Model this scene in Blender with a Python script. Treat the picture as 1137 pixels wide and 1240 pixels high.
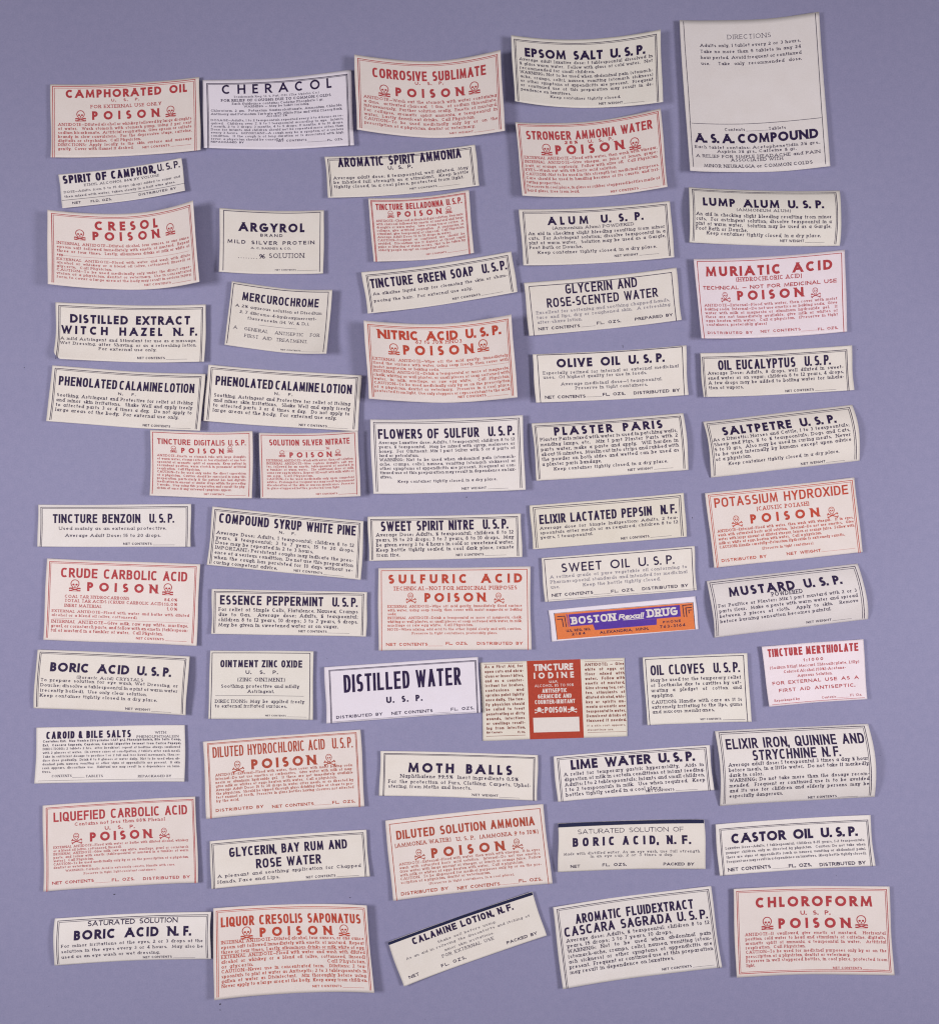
import bpy, math, random
import numpy as np

# ---------------------------------------------------------------- camera, world, lamps, exposure
for o in list(bpy.data.objects):
    bpy.data.objects.remove(o)
scene = bpy.context.scene
PX = 0.276e-3                    # one unit of print measure in metres
CAM_H = 0.330
CAM_Y = -120 * PX
FRAME = 1240 * PX
cam_data = bpy.data.cameras.new('camera')
cam_data.sensor_fit = 'VERTICAL'
cam_data.sensor_height = 24.0
cam_data.lens = 24.0 * CAM_H / FRAME
cam_data.shift_y = -CAM_Y / FRAME
cam_data.clip_start = 0.01
cam_data.clip_end = 50
cam = bpy.data.objects.new('camera', cam_data)
cam.location = (0, CAM_Y, CAM_H)
scene.collection.objects.link(cam)
scene.camera = cam

world = bpy.data.worlds.new('World')
scene.world = world
world.use_nodes = True
world.node_tree.nodes['Background'].inputs[0].default_value = (0.97, 0.96, 1.0, 1)
world.node_tree.nodes['Background'].inputs[1].default_value = 0.05

def lamp(name, loc, target, size, power, color):
    d = bpy.data.lights.new(name, 'AREA')
    d.shape = 'DISK'; d.size = size; d.energy = power; d.color = color
    o = bpy.data.objects.new(name, d)
    o.location = loc
    v = [target[i] - loc[i] for i in range(3)]
    import mathutils
    o.rotation_euler = mathutils.Vector(v).to_track_quat('-Z', 'Y').to_euler()
    scene.collection.objects.link(o)
lamp('copy_lamp', (-0.28, -0.03, 0.37), (-0.07, -0.03, 0), 0.13, 1.02, (1.0, 0.99, 0.985))
lamp('copy_lamp', (0.28, -0.03, 0.37), (0.07, -0.03, 0), 0.13, 1.02, (1.0, 0.985, 0.99))
lamp('overhead_lamp', (0.0, -0.04, 0.50), (0, -0.04, 0), 0.36, 0.40, (1.0, 0.985, 0.99))

scene.view_settings.view_transform = 'Standard'
scene.view_settings.look = 'None'
scene.view_settings.exposure = 0.0
scene.view_settings.gamma = 1.0
scene.view_settings.use_curve_mapping = False
scene.render.engine = 'CYCLES'
scene.cycles.filter_width = 1.2
scene.cycles.max_bounces = 4

# ---------------------------------------------------------------- materials
def new_mat(name, rough=0.8):
    m = bpy.data.materials.new(name); m.use_nodes = True
    nt = m.node_tree; b = nt.nodes['Principled BSDF']
    b.inputs['Roughness'].default_value = rough
    b.inputs['Specular IOR Level'].default_value = 0.25
    return m, nt, b

def noise_mix(nt, base, amp, scale, detail=3.0, tint=(1, 1, 1), vec=None):
    """base colour multiplied by 1 +- amp of noise, per channel weights in tint"""
    n = nt.nodes.new('ShaderNodeTexNoise'); n.inputs['Scale'].default_value = scale
    n.inputs['Detail'].default_value = detail
    if vec: nt.links.new(vec, n.inputs['Vector'])
    r = nt.nodes.new('ShaderNodeMapRange')
    r.inputs['From Min'].default_value = 0.25; r.inputs['From Max'].default_value = 0.75
    r.inputs['To Min'].default_value = 0; r.inputs['To Max'].default_value = 1
    nt.links.new(n.outputs['Fac'], r.inputs['Value'])
    mx = nt.nodes.new('ShaderNodeMix'); mx.data_type = 'RGBA'; mx.blend_type = 'MULTIPLY'
    mx.inputs['Factor'].default_value = 1.0
    ramp = nt.nodes.new('ShaderNodeMix'); ramp.data_type = 'RGBA'
    ramp.inputs['A'].default_value = (1 - amp * tint[0], 1 - amp * tint[1], 1 - amp * tint[2], 1)
    ramp.inputs['B'].default_value = (1 + amp * tint[0], 1 + amp * tint[1], 1 + amp * tint[2], 1)
    ramp.clamp_factor = True
    nt.links.new(r.outputs['Result'], ramp.inputs['Factor'])
    nt.links.new(ramp.outputs['Result'], mx.inputs['B'])
    if isinstance(base, tuple): mx.inputs['A'].default_value = base
    else: nt.links.new(base, mx.inputs['A'])
    return mx.outputs['Result']

def coords(nt):
    return nt.nodes.new('ShaderNodeTexCoord').outputs['Object']

def geo_pos(nt):
    return nt.nodes.new('ShaderNodeNewGeometry').outputs['Position']

def add_bump(nt, b, scale, strength, dist):
    n = nt.nodes.new('ShaderNodeTexNoise'); n.inputs['Scale'].default_value = scale; n.inputs['Detail'].default_value = 4
    nt.links.new(geo_pos(nt), n.inputs['Vector'])
    bp = nt.nodes.new('ShaderNodeBump'); bp.inputs['Strength'].default_value = strength; bp.inputs['Distance'].default_value = dist
    nt.links.new(n.outputs['Fac'], bp.inputs['Height']); nt.links.new(bp.outputs['Normal'], b.inputs['Normal'])

MATS = {}
def paper(name, col, rough=0.75):
    m, nt, b = new_mat(name, rough)
    c = noise_mix(nt, (*col, 1), 0.028, 160, 4, (0.8, 1, 1.3), geo_pos(nt))     # uneven ageing
    c = noise_mix(nt, c, 0.035, 3200, 2, (1, 1, 1), geo_pos(nt))                # fibres
    info = nt.nodes.new('ShaderNodeObjectInfo')
    mr = nt.nodes.new('ShaderNodeMapRange'); mr.inputs['To Min'].default_value = 0.97; mr.inputs['To Max'].default_value = 1.03
    nt.links.new(info.outputs['Random'], mr.inputs['Value'])
    hsv = nt.nodes.new('ShaderNodeHueSaturation'); nt.links.new(mr.outputs['Result'], hsv.inputs['Value'])
    nt.links.new(c, hsv.inputs['Color']); nt.links.new(hsv.outputs['Color'], b.inputs['Base Color'])
    add_bump(nt, b, 1500, 0.12, 0.00008)
    MATS[name] = m
paper('paper_cream', (0.82, 0.735, 0.69))
paper('paper_blush', (0.825, 0.715, 0.69))
paper('paper_ivory', (0.825, 0.75, 0.70))
paper('paper_pale', (0.835, 0.755, 0.74))
paper('paper_white', (0.835, 0.75, 0.84), 0.5)
paper('paper_pink', (0.845, 0.72, 0.78), 0.5)
paper('paper_tan', (0.79, 0.71, 0.71))
paper('paper_straw', (0.80, 0.715, 0.635))

def ink(name, col, rough=0.7, amp=0.25):
    m, nt, b = new_mat(name, rough)
    c = noise_mix(nt, (*col, 1), amp, 1800, 2, (1, 1, 1), geo_pos(nt))
    nt.links.new(c, b.inputs['Base Color'])
    MATS[name] = m
ink('ink_black', (0.026, 0.012, 0.060))
ink('ink_navy', (0.014, 0.016, 0.060))
ink('ink_slate', (0.10, 0.085, 0.13))
ink('ink_grey', (0.26, 0.23, 0.28))
ink('ink_red', (0.46, 0.055, 0.065))
ink('ink_vermilion', (0.52, 0.070, 0.042))
ink('ink_russet', (0.44, 0.075, 0.045))
ink('ink_brown', (0.22, 0.036, 0.028))
ink('ink_brick', (0.44, 0.050, 0.025), 0.6, 0.10)
ink('ink_orange', (0.78, 0.20, 0.06), 0.6, 0.08)
ink('ink_purple', (0.095, 0.033, 0.34), 0.6, 0.12)
ink('print_white', (0.79, 0.70, 0.67), 0.7, 0.03)

m, nt, b = new_mat('backdrop_paper', 0.9)
b.inputs['Specular IOR Level'].default_value = 0.12
p = geo_pos(nt)
c = noise_mix(nt, (0.303, 0.286, 0.452, 1), 0.05, 9, 3, (0.8, 1.0, 0.7), p)
c = noise_mix(nt, c, 0.045, 420, 3, (1, 0.8, 0.6), p)
c = noise_mix(nt, c, 0.06, 1900, 2, (1, 1, 0.9), p)
nt.links.new(c, b.inputs['Base Color'])
add_bump(nt, b, 900, 0.2, 0.00015)
MATS['backdrop_paper'] = m
m, nt, b = new_mat('dust', 0.9); b.inputs['Base Color'].default_value = (0.06, 0.055, 0.08, 1)
MATS['dust'] = m

# ---------------------------------------------------------------- the setting
def mesh_obj(name, verts, faces, mat, parent=None):
    me = bpy.data.meshes.new(name)
    me.from_pydata(verts, [], faces)
    me.materials.append(MATS[mat]); me.update()
    o = bpy.data.objects.new(name, me)
    scene.collection.objects.link(o)
    if parent: o.parent = parent
    return o

g = mesh_obj('tabletop', [(-1.5, -1.5, 0), (1.5, -1.5, 0), (1.5, 1.5, 0), (-1.5, 1.5, 0)], [(0, 1, 2, 3)], 'backdrop_paper')
g['kind'] = 'structure'

# ---------------------------------------------------------------- lettering: one geometric skeleton alphabet
def arc(cx, cy, rx, ry, a0, a1, n=2.0):
    pts = []
    k = max(3, int(abs(a1 - a0) / 22))
    for i in range(k + 1):
        a = math.radians(a0 + (a1 - a0) * i / k)
        c, s = math.cos(a), math.sin(a)
        e = 2.0 / n
        pts.append((cx + rx * math.copysign(abs(c) ** e, c), cy + ry * math.copysign(abs(s) ** e, s)))
    return pts
XH = 0.64
def glyphs(n):
    A = lambda *a: arc(*a, n)
    G = {}
    G['A'] = (.90, [[(0, 0), (.5, 1)], [(1, 0), (.5, 1)], [(.17, .31), (.83, .31)]])
    G['B'] = (.58, [[(0, 0), (0, 1)], [(0, 1), (.45, 1)] + A(.45, .765, .47, .235, 90, -90) + [(0, .53)], [(0, .53)] + A(.5, .265, .5, .265, 90, -90) + [(0, 0)]])
    G['C'] = (.80, [A(.55, .5, .55, .5, 48, 312)])
    G['D'] = (.78, [[(0, 0), (0, 1)], [(0, 1)] + A(.38, .5, .62, .5, 90, -90) + [(0, 0)]])
    G['E'] = (.53, [[(0, 0), (0, 1)], [(0, 1), (1, 1)], [(0, .52), (.9, .52)], [(0, 0), (1, 0)]])
    G['F'] = (.50, [[(0, 0), (0, 1)], [(0, 1), (1, 1)], [(0, .5), (.9, .5)]])
    G['G'] = (.88, [A(.52, .5, .52, .5, 45, 345), [(.55, .46), (1, .46)]])
    G['H'] = (.74, [[(0, 0), (0, 1)], [(1, 0), (1, 1)], [(0, .52), (1, .52)]])
    G['I'] = (.17, [[(.5, 0), (.5, 1)]])
    G['J'] = (.42, [[(1, 1), (1, .3)] + A(.5, .3, .5, .3, 0, -170)])
    G['K'] = (.64, [[(0, 0), (0, 1)], [(1, 1), (0, .4)], [(.3, .58), (1, 0)]])
    G['L'] = (.47, [[(0, 0), (0, 1)], [(0, 0), (1, 0)]])
    G['M'] = (.98, [[(.03, 0), (.13, 1)], [(.13, 1), (.5, .08)], [(.87, 1), (.5, .08)], [(.97, 0), (.87, 1)]])
    G['N'] = (.82, [[(0, 0), (0, 1)], [(0, 1), (1, 0)], [(1, 0), (1, 1)]])
    G['O'] = (.94, [A(.5, .5, .5, .5, 0, 360)])
    G['P'] = (.58, [[(0, 0), (0, 1)], [(0, 1), (.45, 1)] + A(.45, .73, .55, .27, 90, -90) + [(0, .46)]])
    G['Q'] = (.94, [A(.5, .5, .5, .5, 0, 360), [(.6, .26), (1, -.04)]])
    G['R'] = (.64, [[(0, 0), (0, 1)], [(0, 1), (.45, 1)] + A(.45, .74, .5, .26, 90, -90) + [(0, .48)], [(.42, .48), (1, 0)]])
    G['S'] = (.58, [A(.5, .745, .42, .255, 35, 262) + A(.5, .25, .5, .25, 82, -145)])
    G['T'] = (.60, [[(.5, 0), (.5, 1)], [(0, 1), (1, 1)]])
    G['U'] = (.74, [[(0, 1), (0, .33)] + A(.5, .33, .5, .33, 180, 360) + [(1, 1)]])
    G['V'] = (.76, [[(0, 1), (.5, 0)], [(1, 1), (.5, 0)]])
    G['W'] = (1.08, [[(0, 1), (.26, 0)], [(.5, .96), (.26, 0)], [(.5, .96), (.74, 0)], [(1, 1), (.74, 0)]])
    G['X'] = (.70, [[(0, 0), (1, 1)], [(0, 1), (1, 0)]])
    G['Y'] = (.68, [[(0, 1), (.5, .48)], [(1, 1), (.5, .48)], [(.5, .48), (.5, 0)]])
    G['Z'] = (.60, [[(0, 1), (1, 1)], [(1, 1), (0, 0)], [(0, 0), (1, 0)]])
    x = XH
    r = x / 2
    G['a'] = (.56, [A(.46, r, .46, r, 0, 360), [(.95, x), (.95, 0)]])
    G['b'] = (.58, [[(.03, 1), (.03, 0)], A(.53, r, .47, r, 0, 360)])
    G['c'] = (.50, [A(.52, r, .52, r, 50, 310)])
    G['d'] = (.58, [A(.47, r, .47, r, 0, 360), [(.97, 1), (.97, 0)]])
    G['e'] = (.54, [[(.03, r), (.98, r)] + A(.5, r, .5, r, 8, 310)])
    G['f'] = (.32, [[(.4, 0), (.4, .78)] + A(.85, .78, .45, .22, 180, 80), [(0, x), (.9, x)]])
    G['g'] = (.56, [A(.46, r, .46, r, 0, 360), [(.95, x), (.95, -.08)] + A(.48, -.1, .47, .18, 0, -150)])
    G['h'] = (.54, [[(.04, 0), (.04, 1)], A(.5, x - .27, .46, .27, 170, 0) + [(.96, 0)]])
    G['i'] = (.18, [[(.5, 0), (.5, x)], [(.5, .84), (.5, .98)]])
    G['j'] = (.2, [[(.6, x), (.6, -.25)], [(.6, .84), (.6, .98)]])
    G['k'] = (.52, [[(.04, 0), (.04, 1)], [(.95, x), (.04, .26)], [(.32, .38), (1, 0)]])
    G['l'] = (.18, [[(.5, 0), (.5, 1)]])
    G['m'] = (.86, [[(.03, 0), (.03, x)], A(.265, x - .25, .235, .25, 165, 0) + [(.5, 0)], A(.735, x - .25, .235, .25, 165, 0) + [(.97, 0)]])
    G['n'] = (.54, [[(.04, 0), (.04, x)], A(.5, x - .27, .46, .27, 170, 0) + [(.96, 0)]])
    G['o'] = (.56, [A(.5, r, .5, r, 0, 360)])
    G['p'] = (.58, [[(.03, x), (.03, -.3)], A(.53, r, .47, r, 0, 360)])
    G['q'] = (.58, [A(.47, r, .47, r, 0, 360), [(.97, x), (.97, -.3)]])
    G['r'] = (.38, [[(.1, 0), (.1, x)], A(.75, x - .28, .65, .28, 165, 65)])
    G['s'] = (.44, [A(.5, x * .745, .43, x * .255, 35, 262) + A(.5, x * .25, .5, x * .25, 82, -145)])
    G['t'] = (.32, [[(.4, .92), (.4, .18)] + A(.85, .18, .45, .18, 180, 280), [(0, x), (.95, x)]])
    G['u'] = (.54, [[(.04, x), (.04, .27)] + A(.5, .27, .46, .27, 180, 350), [(.96, x), (.96, 0)]])
    G['v'] = (.52, [[(0, x), (.5, 0)], [(1, x), (.5, 0)]])
    G['w'] = (.78, [[(0, x), (.27, 0)], [(.5, x), (.27, 0)], [(.5, x), (.73, 0)], [(1, x), (.73, 0)]])
    G['x'] = (.52, [[(0, 0), (1, x)], [(0, x), (1, 0)]])
    G['y'] = (.52, [[(0, x), (.5, 0)], [(1, x), (.32, -.3)]])
    G['z'] = (.46, [[(0, x), (1, x)], [(1, x), (0, 0)], [(0, 0), (1, 0)]])
    G['0'] = (.58, [A(.5, .5, .5, .5, 0, 360)])
    G['1'] = (.26, [[(.7, 0), (.7, 1)], [(0, .78), (.7, 1)]])
    G['2'] = (.54, [A(.5, .7, .46, .3, 165, -35) + [(0, 0)], [(0, 0), (1, 0)]])
    G['3'] = (.52, [A(.47, .755, .43, .245, 150, -85) + A(.47, .255, .53, .255, 80, -155)])
    G['4'] = (.58, [[(.76, 0), (.76, 1)], [(.76, 1), (0, .26)], [(0, .26), (1, .26)]])
    G['5'] = (.54, [[(.9, 1), (.2, 1)], [(.2, 1), (.1, .55)], A(.45, .32, .55, .32, 125, -150)])
    G['6'] = (.56, [A(.5, .31, .5, .31, 0, 360), [(.72, 1), (.06, .42)]])
    G['7'] = (.52, [[(0, 1), (1, 1)], [(1, 1), (.3, 0)]])
    G['8'] = (.54, [A(.5, .76, .42, .24, 0, 360), A(.5, .26, .5, .26, 0, 360)])
    G['9'] = (.56, [A(.5, .69, .5, .31, 0, 360), [(.28, 0), (.94, .58)]])
    G['.'] = (.17, [[(.5, -.0), (.5, .0)]])
    G[','] = (.17, [[(.5, .0), (.3, -.15)]])
    G[':'] = (.17, [[(.5, 0), (.5, 0)], [(.5, .5), (.5, .5)]])
    G[';'] = (.17, [[(.5, 0), (.3, -.15)], [(.5, .5), (.5, .5)]])
    G['-'] = (.32, [[(0, .32), (1, .32)]])
    G['—'] = (.8, [[(0, .32), (1, .32)]])
    G['('] = (.24, [A(1.0, .42, 1.0, .62, 115, 245)])
    G[')'] = (.24, [A(0, .42, 1.0, .62, 65, -65)])
    G['%'] = (.78, [A(.22, .75, .2, .24, 0, 360), A(.78, .25, .2, .24, 0, 360), [(.15, 0), (.85, 1)]])
    G['&'] = (.68, [A(.42, .76, .26, .24, -40, 220) + [(1, 0)], A(.4, .27, .4, .27, 110, 380)])
    G["'"] = (.14, [[(.5, .75), (.5, 1)]])
    G['/'] = (.4, [[(0, 0), (1, 1)]])
    G['½'] = (.6, [[(.15, .5), (.15, 1)], [(.15, 0), (.85, 1)], A(.78, .36, .2, .14, 160, -30) + [(.55, 0)], [(.55, 0), (1, 0)]])
    G['¾'] = (.66, [A(.18, .88, .18, .12, 150, -85) + A(.18, .62, .2, .14, 80, -155), [(.15, 0), (.85, 1)], [(.88, 0), (.88, .5)], [(.55, .15), (1, .15)]])
    return G
GS = {2.0: glyphs(2.0), 2.7: glyphs(2.7)}
NARROW = set("I.,:;'-()1il")
# stroke weight, width equalising, fixed width factor, tracking, slab serifs, roundness exponent, word space, slant
STY = {
 'F': dict(head=1, w=.255, eq=.0, sx=1.12, tr=.085, slab=0, n=2.0, ws=.50),
 'C': dict(head=1, w=.195, eq=.72, sx=None, tr=.14, slab=0, n=2.7, ws=.52),
 'G': dict(head=1, w=.205, eq=.85, sx=None, tr=.17, slab=0, n=2.7, ws=.42),
 'E': dict(w=.215, eq=.4, sx=1.5, tr=.13, slab=0, n=2.0, ws=.45),
 'N': dict(w=.215, eq=.35, sx=None, tr=.18, slab=0, n=2.0, ws=.42),
 'S': dict(w=.165, eq=.10, sx=None, tr=.20, slab=1, n=2.0, ws=.42),
 'T': dict(w=.14, eq=.85, sx=None, tr=.22, slab=1, n=2.0, ws=.60),
 'B': dict(w=.26, eq=.55, sx=None, tr=.12, slab=1, n=2.7, ws=.3),
 'I': dict(w=.17, eq=.2, sx=None, tr=.02, slab=0, n=2.0, ws=.3),
}

class Ink:
    """collects flat strokes in print measure: x right, y down, z above the paper (mm)"""
    def __init__(s): s.v = []; s.f = []
    def quadpts(s, pts, z):
        b = len(s.v); s.v += [(x, y, z) for x, y in pts]; s.f.append(tuple(range(b, b + len(pts))))
    def strip(s, left, right, z):
        b = len(s.v); n = len(left)
        for (a, c) in zip(left, right):
            s.v.append((a[0], a[1], z)); s.v.append((c[0], c[1], z))
        for i in range(n - 1):
            s.f.append((b + 2 * i, b + 2 * i + 1, b + 2 * i + 3, b + 2 * i + 2))
    def stroke(s, pts, w, z, ext0=0, ext1=0, step=3.4, cut=True):
        """centre line pts; free ends are extended by ext and cut level with the line of type"""
        closed = len(pts) > 3 and math.dist(pts[0], pts[-1]) < 1e-6
        q = [pts[0]]
        for p in pts[1:]:
            d = math.dist(q[-1], p)
            if d < 1e-7: continue
            k = max(1, int(math.ceil(d / step))); a = q[-1]
            for i in range(1, k + 1): q.append((a[0] + (p[0] - a[0]) * i / k, a[1] + (p[1] - a[1]) * i / k))
        if len(q) < 2:
            x, y = pts[0]; h = w / 2
            s.quadpts([(x - h, y - h), (x + h, y - h), (x + h, y + h), (x - h, y + h)], z); return
        n = len(q); L = []; R = []
        for i in range(n):
            if closed and i in (0, n - 1): a, c = q[-2], q[1]
            else: a, c = q[max(0, i - 1)], q[min(n - 1, i + 1)]
            dx, dy = c[0] - a[0], c[1] - a[1]; l = math.hypot(dx, dy) or 1
            dx /= l; dy /= l
            x, y = q[i]
            end = (not closed) and (i == 0 or i == n - 1)
            if end:
                sg = -1 if i == 0 else 1
                ex = ext0 if i == 0 else ext1
                if cut and abs(dy) > .5:
                    e = ex / abs(dy); hw = w / 2 / abs(dy)
                    x += sg * dx * e; y += sg * dy * e
                    if dy > 0: L.append((x + hw, y)); R.append((x - hw, y))
                    else: L.append((x - hw, y)); R.append((x + hw, y))
                    continue
                x += sg * dx * ex; y += sg * dy * ex
                nx, ny = dy * w / 2, -dx * w / 2
            else:
                nx, ny = dy * w / 2, -dx * w / 2
                if 0 < i < n - 1:        # mitre
                    ax, ay = q[i][0] - q[i - 1][0], q[i][1] - q[i - 1][1]; la = math.hypot(ax, ay) or 1
                    m = abs((ax * dx + ay * dy) / la); m = max(.6, m); nx /= m; ny /= m
            L.append((x + nx, y + ny)); R.append((x - nx, y - ny))
        s.strip(L, R, z)
    def disc(s, cx, cy, rx, ry, z, k=12):
        s.quadpts([(cx + rx * math.cos(2 * math.pi * i / k), cy + ry * math.sin(2 * math.pi * i / k)) for i in range(k)], z)
    def patch(s, c, z, nx=24, ny=8):
        b = len(s.v)
        for j in range(ny + 1):
            for i in range(nx + 1):
                u, v = i / nx, j / ny
                s.v.append(tuple(c[0][k] * (1 - u) * (1 - v) + c[1][k] * u * (1 - v) + c[2][k] * u * v + c[3][k] * (1 - u) * v for k in (0, 1)) + (z,))
        for j in range(ny):
            for i in range(nx):
                a = b + j * (nx + 1) + i
                s.f.append((a, a + 1, a + nx + 2, a + nx + 1))

def width_of(ch, st):
    G = GS[st['n']]
    W = G[ch][0] if ch in G else .5
    if ch not in NARROW and st['eq']:
        t = {'M': .80, 'W': .92}.get(ch) or .64 if ch.isupper() or ch.isdigit() or ch == '&' else .54
        W = W * (1 - st['eq']) + t * st['eq']
    return W

def draw_glyph(ink, ch, x0, y0, Wpx, cap, st, z0):
    G = GS[st['n']]
    if ch not in G: return
    w = st['w'] * cap
    strokes = G[ch][1]
    ends = {}
    for p in strokes:
        for e in (p[0], p[-1]):
            k = (round(e[0], 3), round(e[1], 3)); ends[k] = ends.get(k, 0) + 1
    sl = st.get('slant', 0)
    Wi = max(Wpx - w, 0); Hi = cap - w
    def tr(p):
        yy = w / 2 + p[1] * Hi
        return (x0 + (Wpx - Wi) / 2 + p[0] * Wi + sl * yy, y0 - yy)
    k = 0
    small = cap < 6
    for p in strokes:
        pts = [tr(q) for q in p]
        if small and len(pts) > 8: pts = pts[:-1:2] + [pts[-1]]
        curved0 = len(p) > 2 and math.dist(p[0], p[1]) < .35 and abs(p[0][0] - p[1][0]) > .02 and abs(p[0][1] - p[1][1]) > .001
        curved1 = len(p) > 2 and math.dist(p[-1], p[-2]) < .35 and abs(p[-1][0] - p[-2][0]) > .02 and abs(p[-1][1] - p[-2][1]) > .001
        ink.stroke(pts, w * 1.35 if small and ch in '.:' else w, z0 + .002 * k, 0 if curved0 else w / 2, 0 if curved1 else w / 2, cut=not (curved0 and curved1)); k += 1
        if st['slab'] and len(p) >= 2 and ch not in '.,:;-—()%/\'½¾':
            for (a, b, cv) in ((p[0], p[1], curved0), (p[-1], p[-2], curved1)):
                if cv or abs(a[1] - b[1]) < .25: continue
                if ends[(round(a[0], 3), round(a[1], 3))] > 1 and abs(a[0] - b[0]) > .02: continue
                q = tr(a); hl = min(.16 * cap + w / 2, .42 * Wpx) if Wpx > .3 * cap else .2 * cap
                wh = .75 * w; dy = -(w - wh) / 2 if a[1] > b[1] else (w - wh) / 2
                yb = q[1] + dy
                ink.quadpts([(q[0] - hl, yb - wh / 2), (q[0] + hl, yb - wh / 2), (q[0] + hl, yb + wh / 2), (q[0] - hl, yb + wh / 2)], z0 + .002 * k); k += 1

def point_gap(text, i, st):
    """in headings the space after a point (U. S. P.) is set close"""
    return .42 if st.get('head') and i and text[i - 1] == '.' else 1

def units(text, st):
    """letter widths, number of gaps, number of spaces (in cap heights at width factor 1)"""
    U = 0; gaps = 0; sp = 0
    for i, ch in enumerate(text):
        if ch == ' ': sp += point_gap(text, i, st)
        elif ch == '~': U += st['ws']
        else: U += width_of(ch, st); gaps += .35 if i + 1 < len(text) and text[i + 1] in '.,' else 1
    return U, gaps - 1, sp

def set_line(ink, text, style, x0, x1, y, cap, z0, over=None, sx=None):
    st = dict(STY[style])
    if over: st.update(over)
    U, g, sp = units(text, st)
    Wd = (x1 - x0) / cap
    if sx is not None:                       # justified line of a paragraph
        s = sx; tr = st['tr'] * s; ws = st['ws'] * s
        rest = Wd - U * s - g * tr
        if sp:
            ws = rest / sp
            if ws < .26 * s:
                ws = .26 * s; k = (Wd - sp * ws) / (U * s + g * tr); s *= k; tr *= k
            elif ws > 1.25 * s:
                ws2 = .8 * s + .5 * (ws - .8 * s); k = (Wd - sp * ws2) / (U * s + g * tr)
                k = min(k, 1.25); s *= k; tr *= k; ws = (Wd - U * s - g * tr) / sp
        else:
            k = Wd / (U * s + g * tr); s *= k; tr *= k
    elif st['sx'] is not None:
        s = st['sx']; ws = st['ws'] * s
        tr = (Wd - U * s - sp * ws) / max(1, g + sp)
        if tr < st['tr']:
            tr = st['tr']; s = (Wd - tr * (g + sp)) / (U + sp * st['ws']); ws = st['ws'] * s
        ws = ws + tr
    else:
        s = Wd / (U + g * st['tr'] + sp * st['ws']); tr = st['tr'] * s; ws = st['ws'] * s
    x = x0
    for i, ch in enumerate(text):
        if ch == ' ': x += ws * cap * point_gap(text, i, st)
        elif ch == '~': x += st['ws'] * s * cap
        else:
            Wp = width_of(ch, st) * s * cap
            stl = dict(st)
            if st['w'] > .6 * width_of(ch, st) * s * 2.2 and ch not in NARROW: stl['w'] = .5 * width_of(ch, st) * s
            if ch in 'MWmw': stl['w'] *= .84
            draw_glyph(ink, ch, x, y, Wp, cap, stl, z0)
            x += Wp + tr * cap * (.35 if i + 1 < len(text) and text[i + 1] in '.,' else 1)

def set_block(ink, lines, style, cap, z0, over=None):
    lines = [(t.replace('. ', '.  ').replace('~ ', '~'),) + tuple(q) for t, *q in lines]
    st = dict(STY[style])
    if over: st.update(over)
    ss = []
    for t, x0, x1, y, short in lines:
        U, g, sp = units(t, st)
        if not short: ss.append((x1 - x0) / cap / (U + g * st['tr'] + sp * st['ws']))
    ss.sort()
    sx = ss[len(ss) // 2] * .97 if ss else None
    for t, x0, x1, y, short in lines:
        set_line(ink, t, style, x0, x1, y, cap, z0, over, None if short else sx)

def draw_skull(ink, kind, cx, cy, h, z0):
    X = lambda x: cx + (x - .5) * h
    Y = lambda y: cy - (y - .5) * h
    z = [z0]
    def st(pts, w, cut=False):
        z[0] += .002; ink.stroke([(X(a), Y(b)) for a, b in pts], w * h, z[0], 0, 0, cut=cut)
    def dot(a, b, rx, ry=None):
        z[0] += .002; ink.disc(X(a), Y(b), rx * h, (ry or rx) * h, z[0])
    if kind == 1:          # skull above crossed bones in a band
        st(arc(.5, .64, .34, .335, -52, 232), .07)
        st([(.30, .38), (.33, .27), (.67, .27), (.70, .38)], .055)
        dot(.37, .56, .095, .085); dot(.63, .56, .095, .085); dot(.5, .43, .05, .05)
        for xx in (.44, .5, .56): st([(xx, .30), (xx, .38)], .025)
        st([(.06, .02), (.94, .25)], .085); st([(.94, .02), (.06, .25)], .085)
        st([(.05, .27), (.30, .27)], .05); st([(.70, .27), (.95, .27)], .05); st([(.05, 0), (.95, 0)], .04)
        for a, b in ((.07, .05), (.07, .22), (.93, .05), (.93, .22)): dot(a, b, .06)
    elif kind == 2:        # loose skull and crossbones
        st(arc(.46, .70, .24, .27, -60, 235), .055)
        st([(.34, .48), (.36, .36), (.56, .36), (.59, .48)], .05)
        dot(.37, .66, .065); dot(.55, .66, .065); dot(.46, .55, .035)
        st(arc(.46, .78, .12, .07, 20, 160), .03)
        st([(.10, .06), (.86, .36)], .08); st([(.88, .05), (.12, .34)], .08)
        for a, b in ((.08, .1), (.14, .01), (.9, .4), (.95, .31), (.9, .0), (.96, .1), (.07, .3), (.13, .4)): dot(a, b, .055)
        st([(.5, .34), (.52, .22)], .05)
    else:                  # solid white emblem
        dot(.5, .66, .34, .30); dot(.5, .40, .22, .16)
        st([(-.12, .06), (1.12, .55)], .12); st([(-.12, .55), (1.12, .06)], .12)
        for a, b in ((-.12, .02), (-.17, .12), (1.12, .02), (1.17, .12), (-.12, .59), (-.17, .5), (1.12, .59), (1.17, .5)): dot(a, b, .08)


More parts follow.
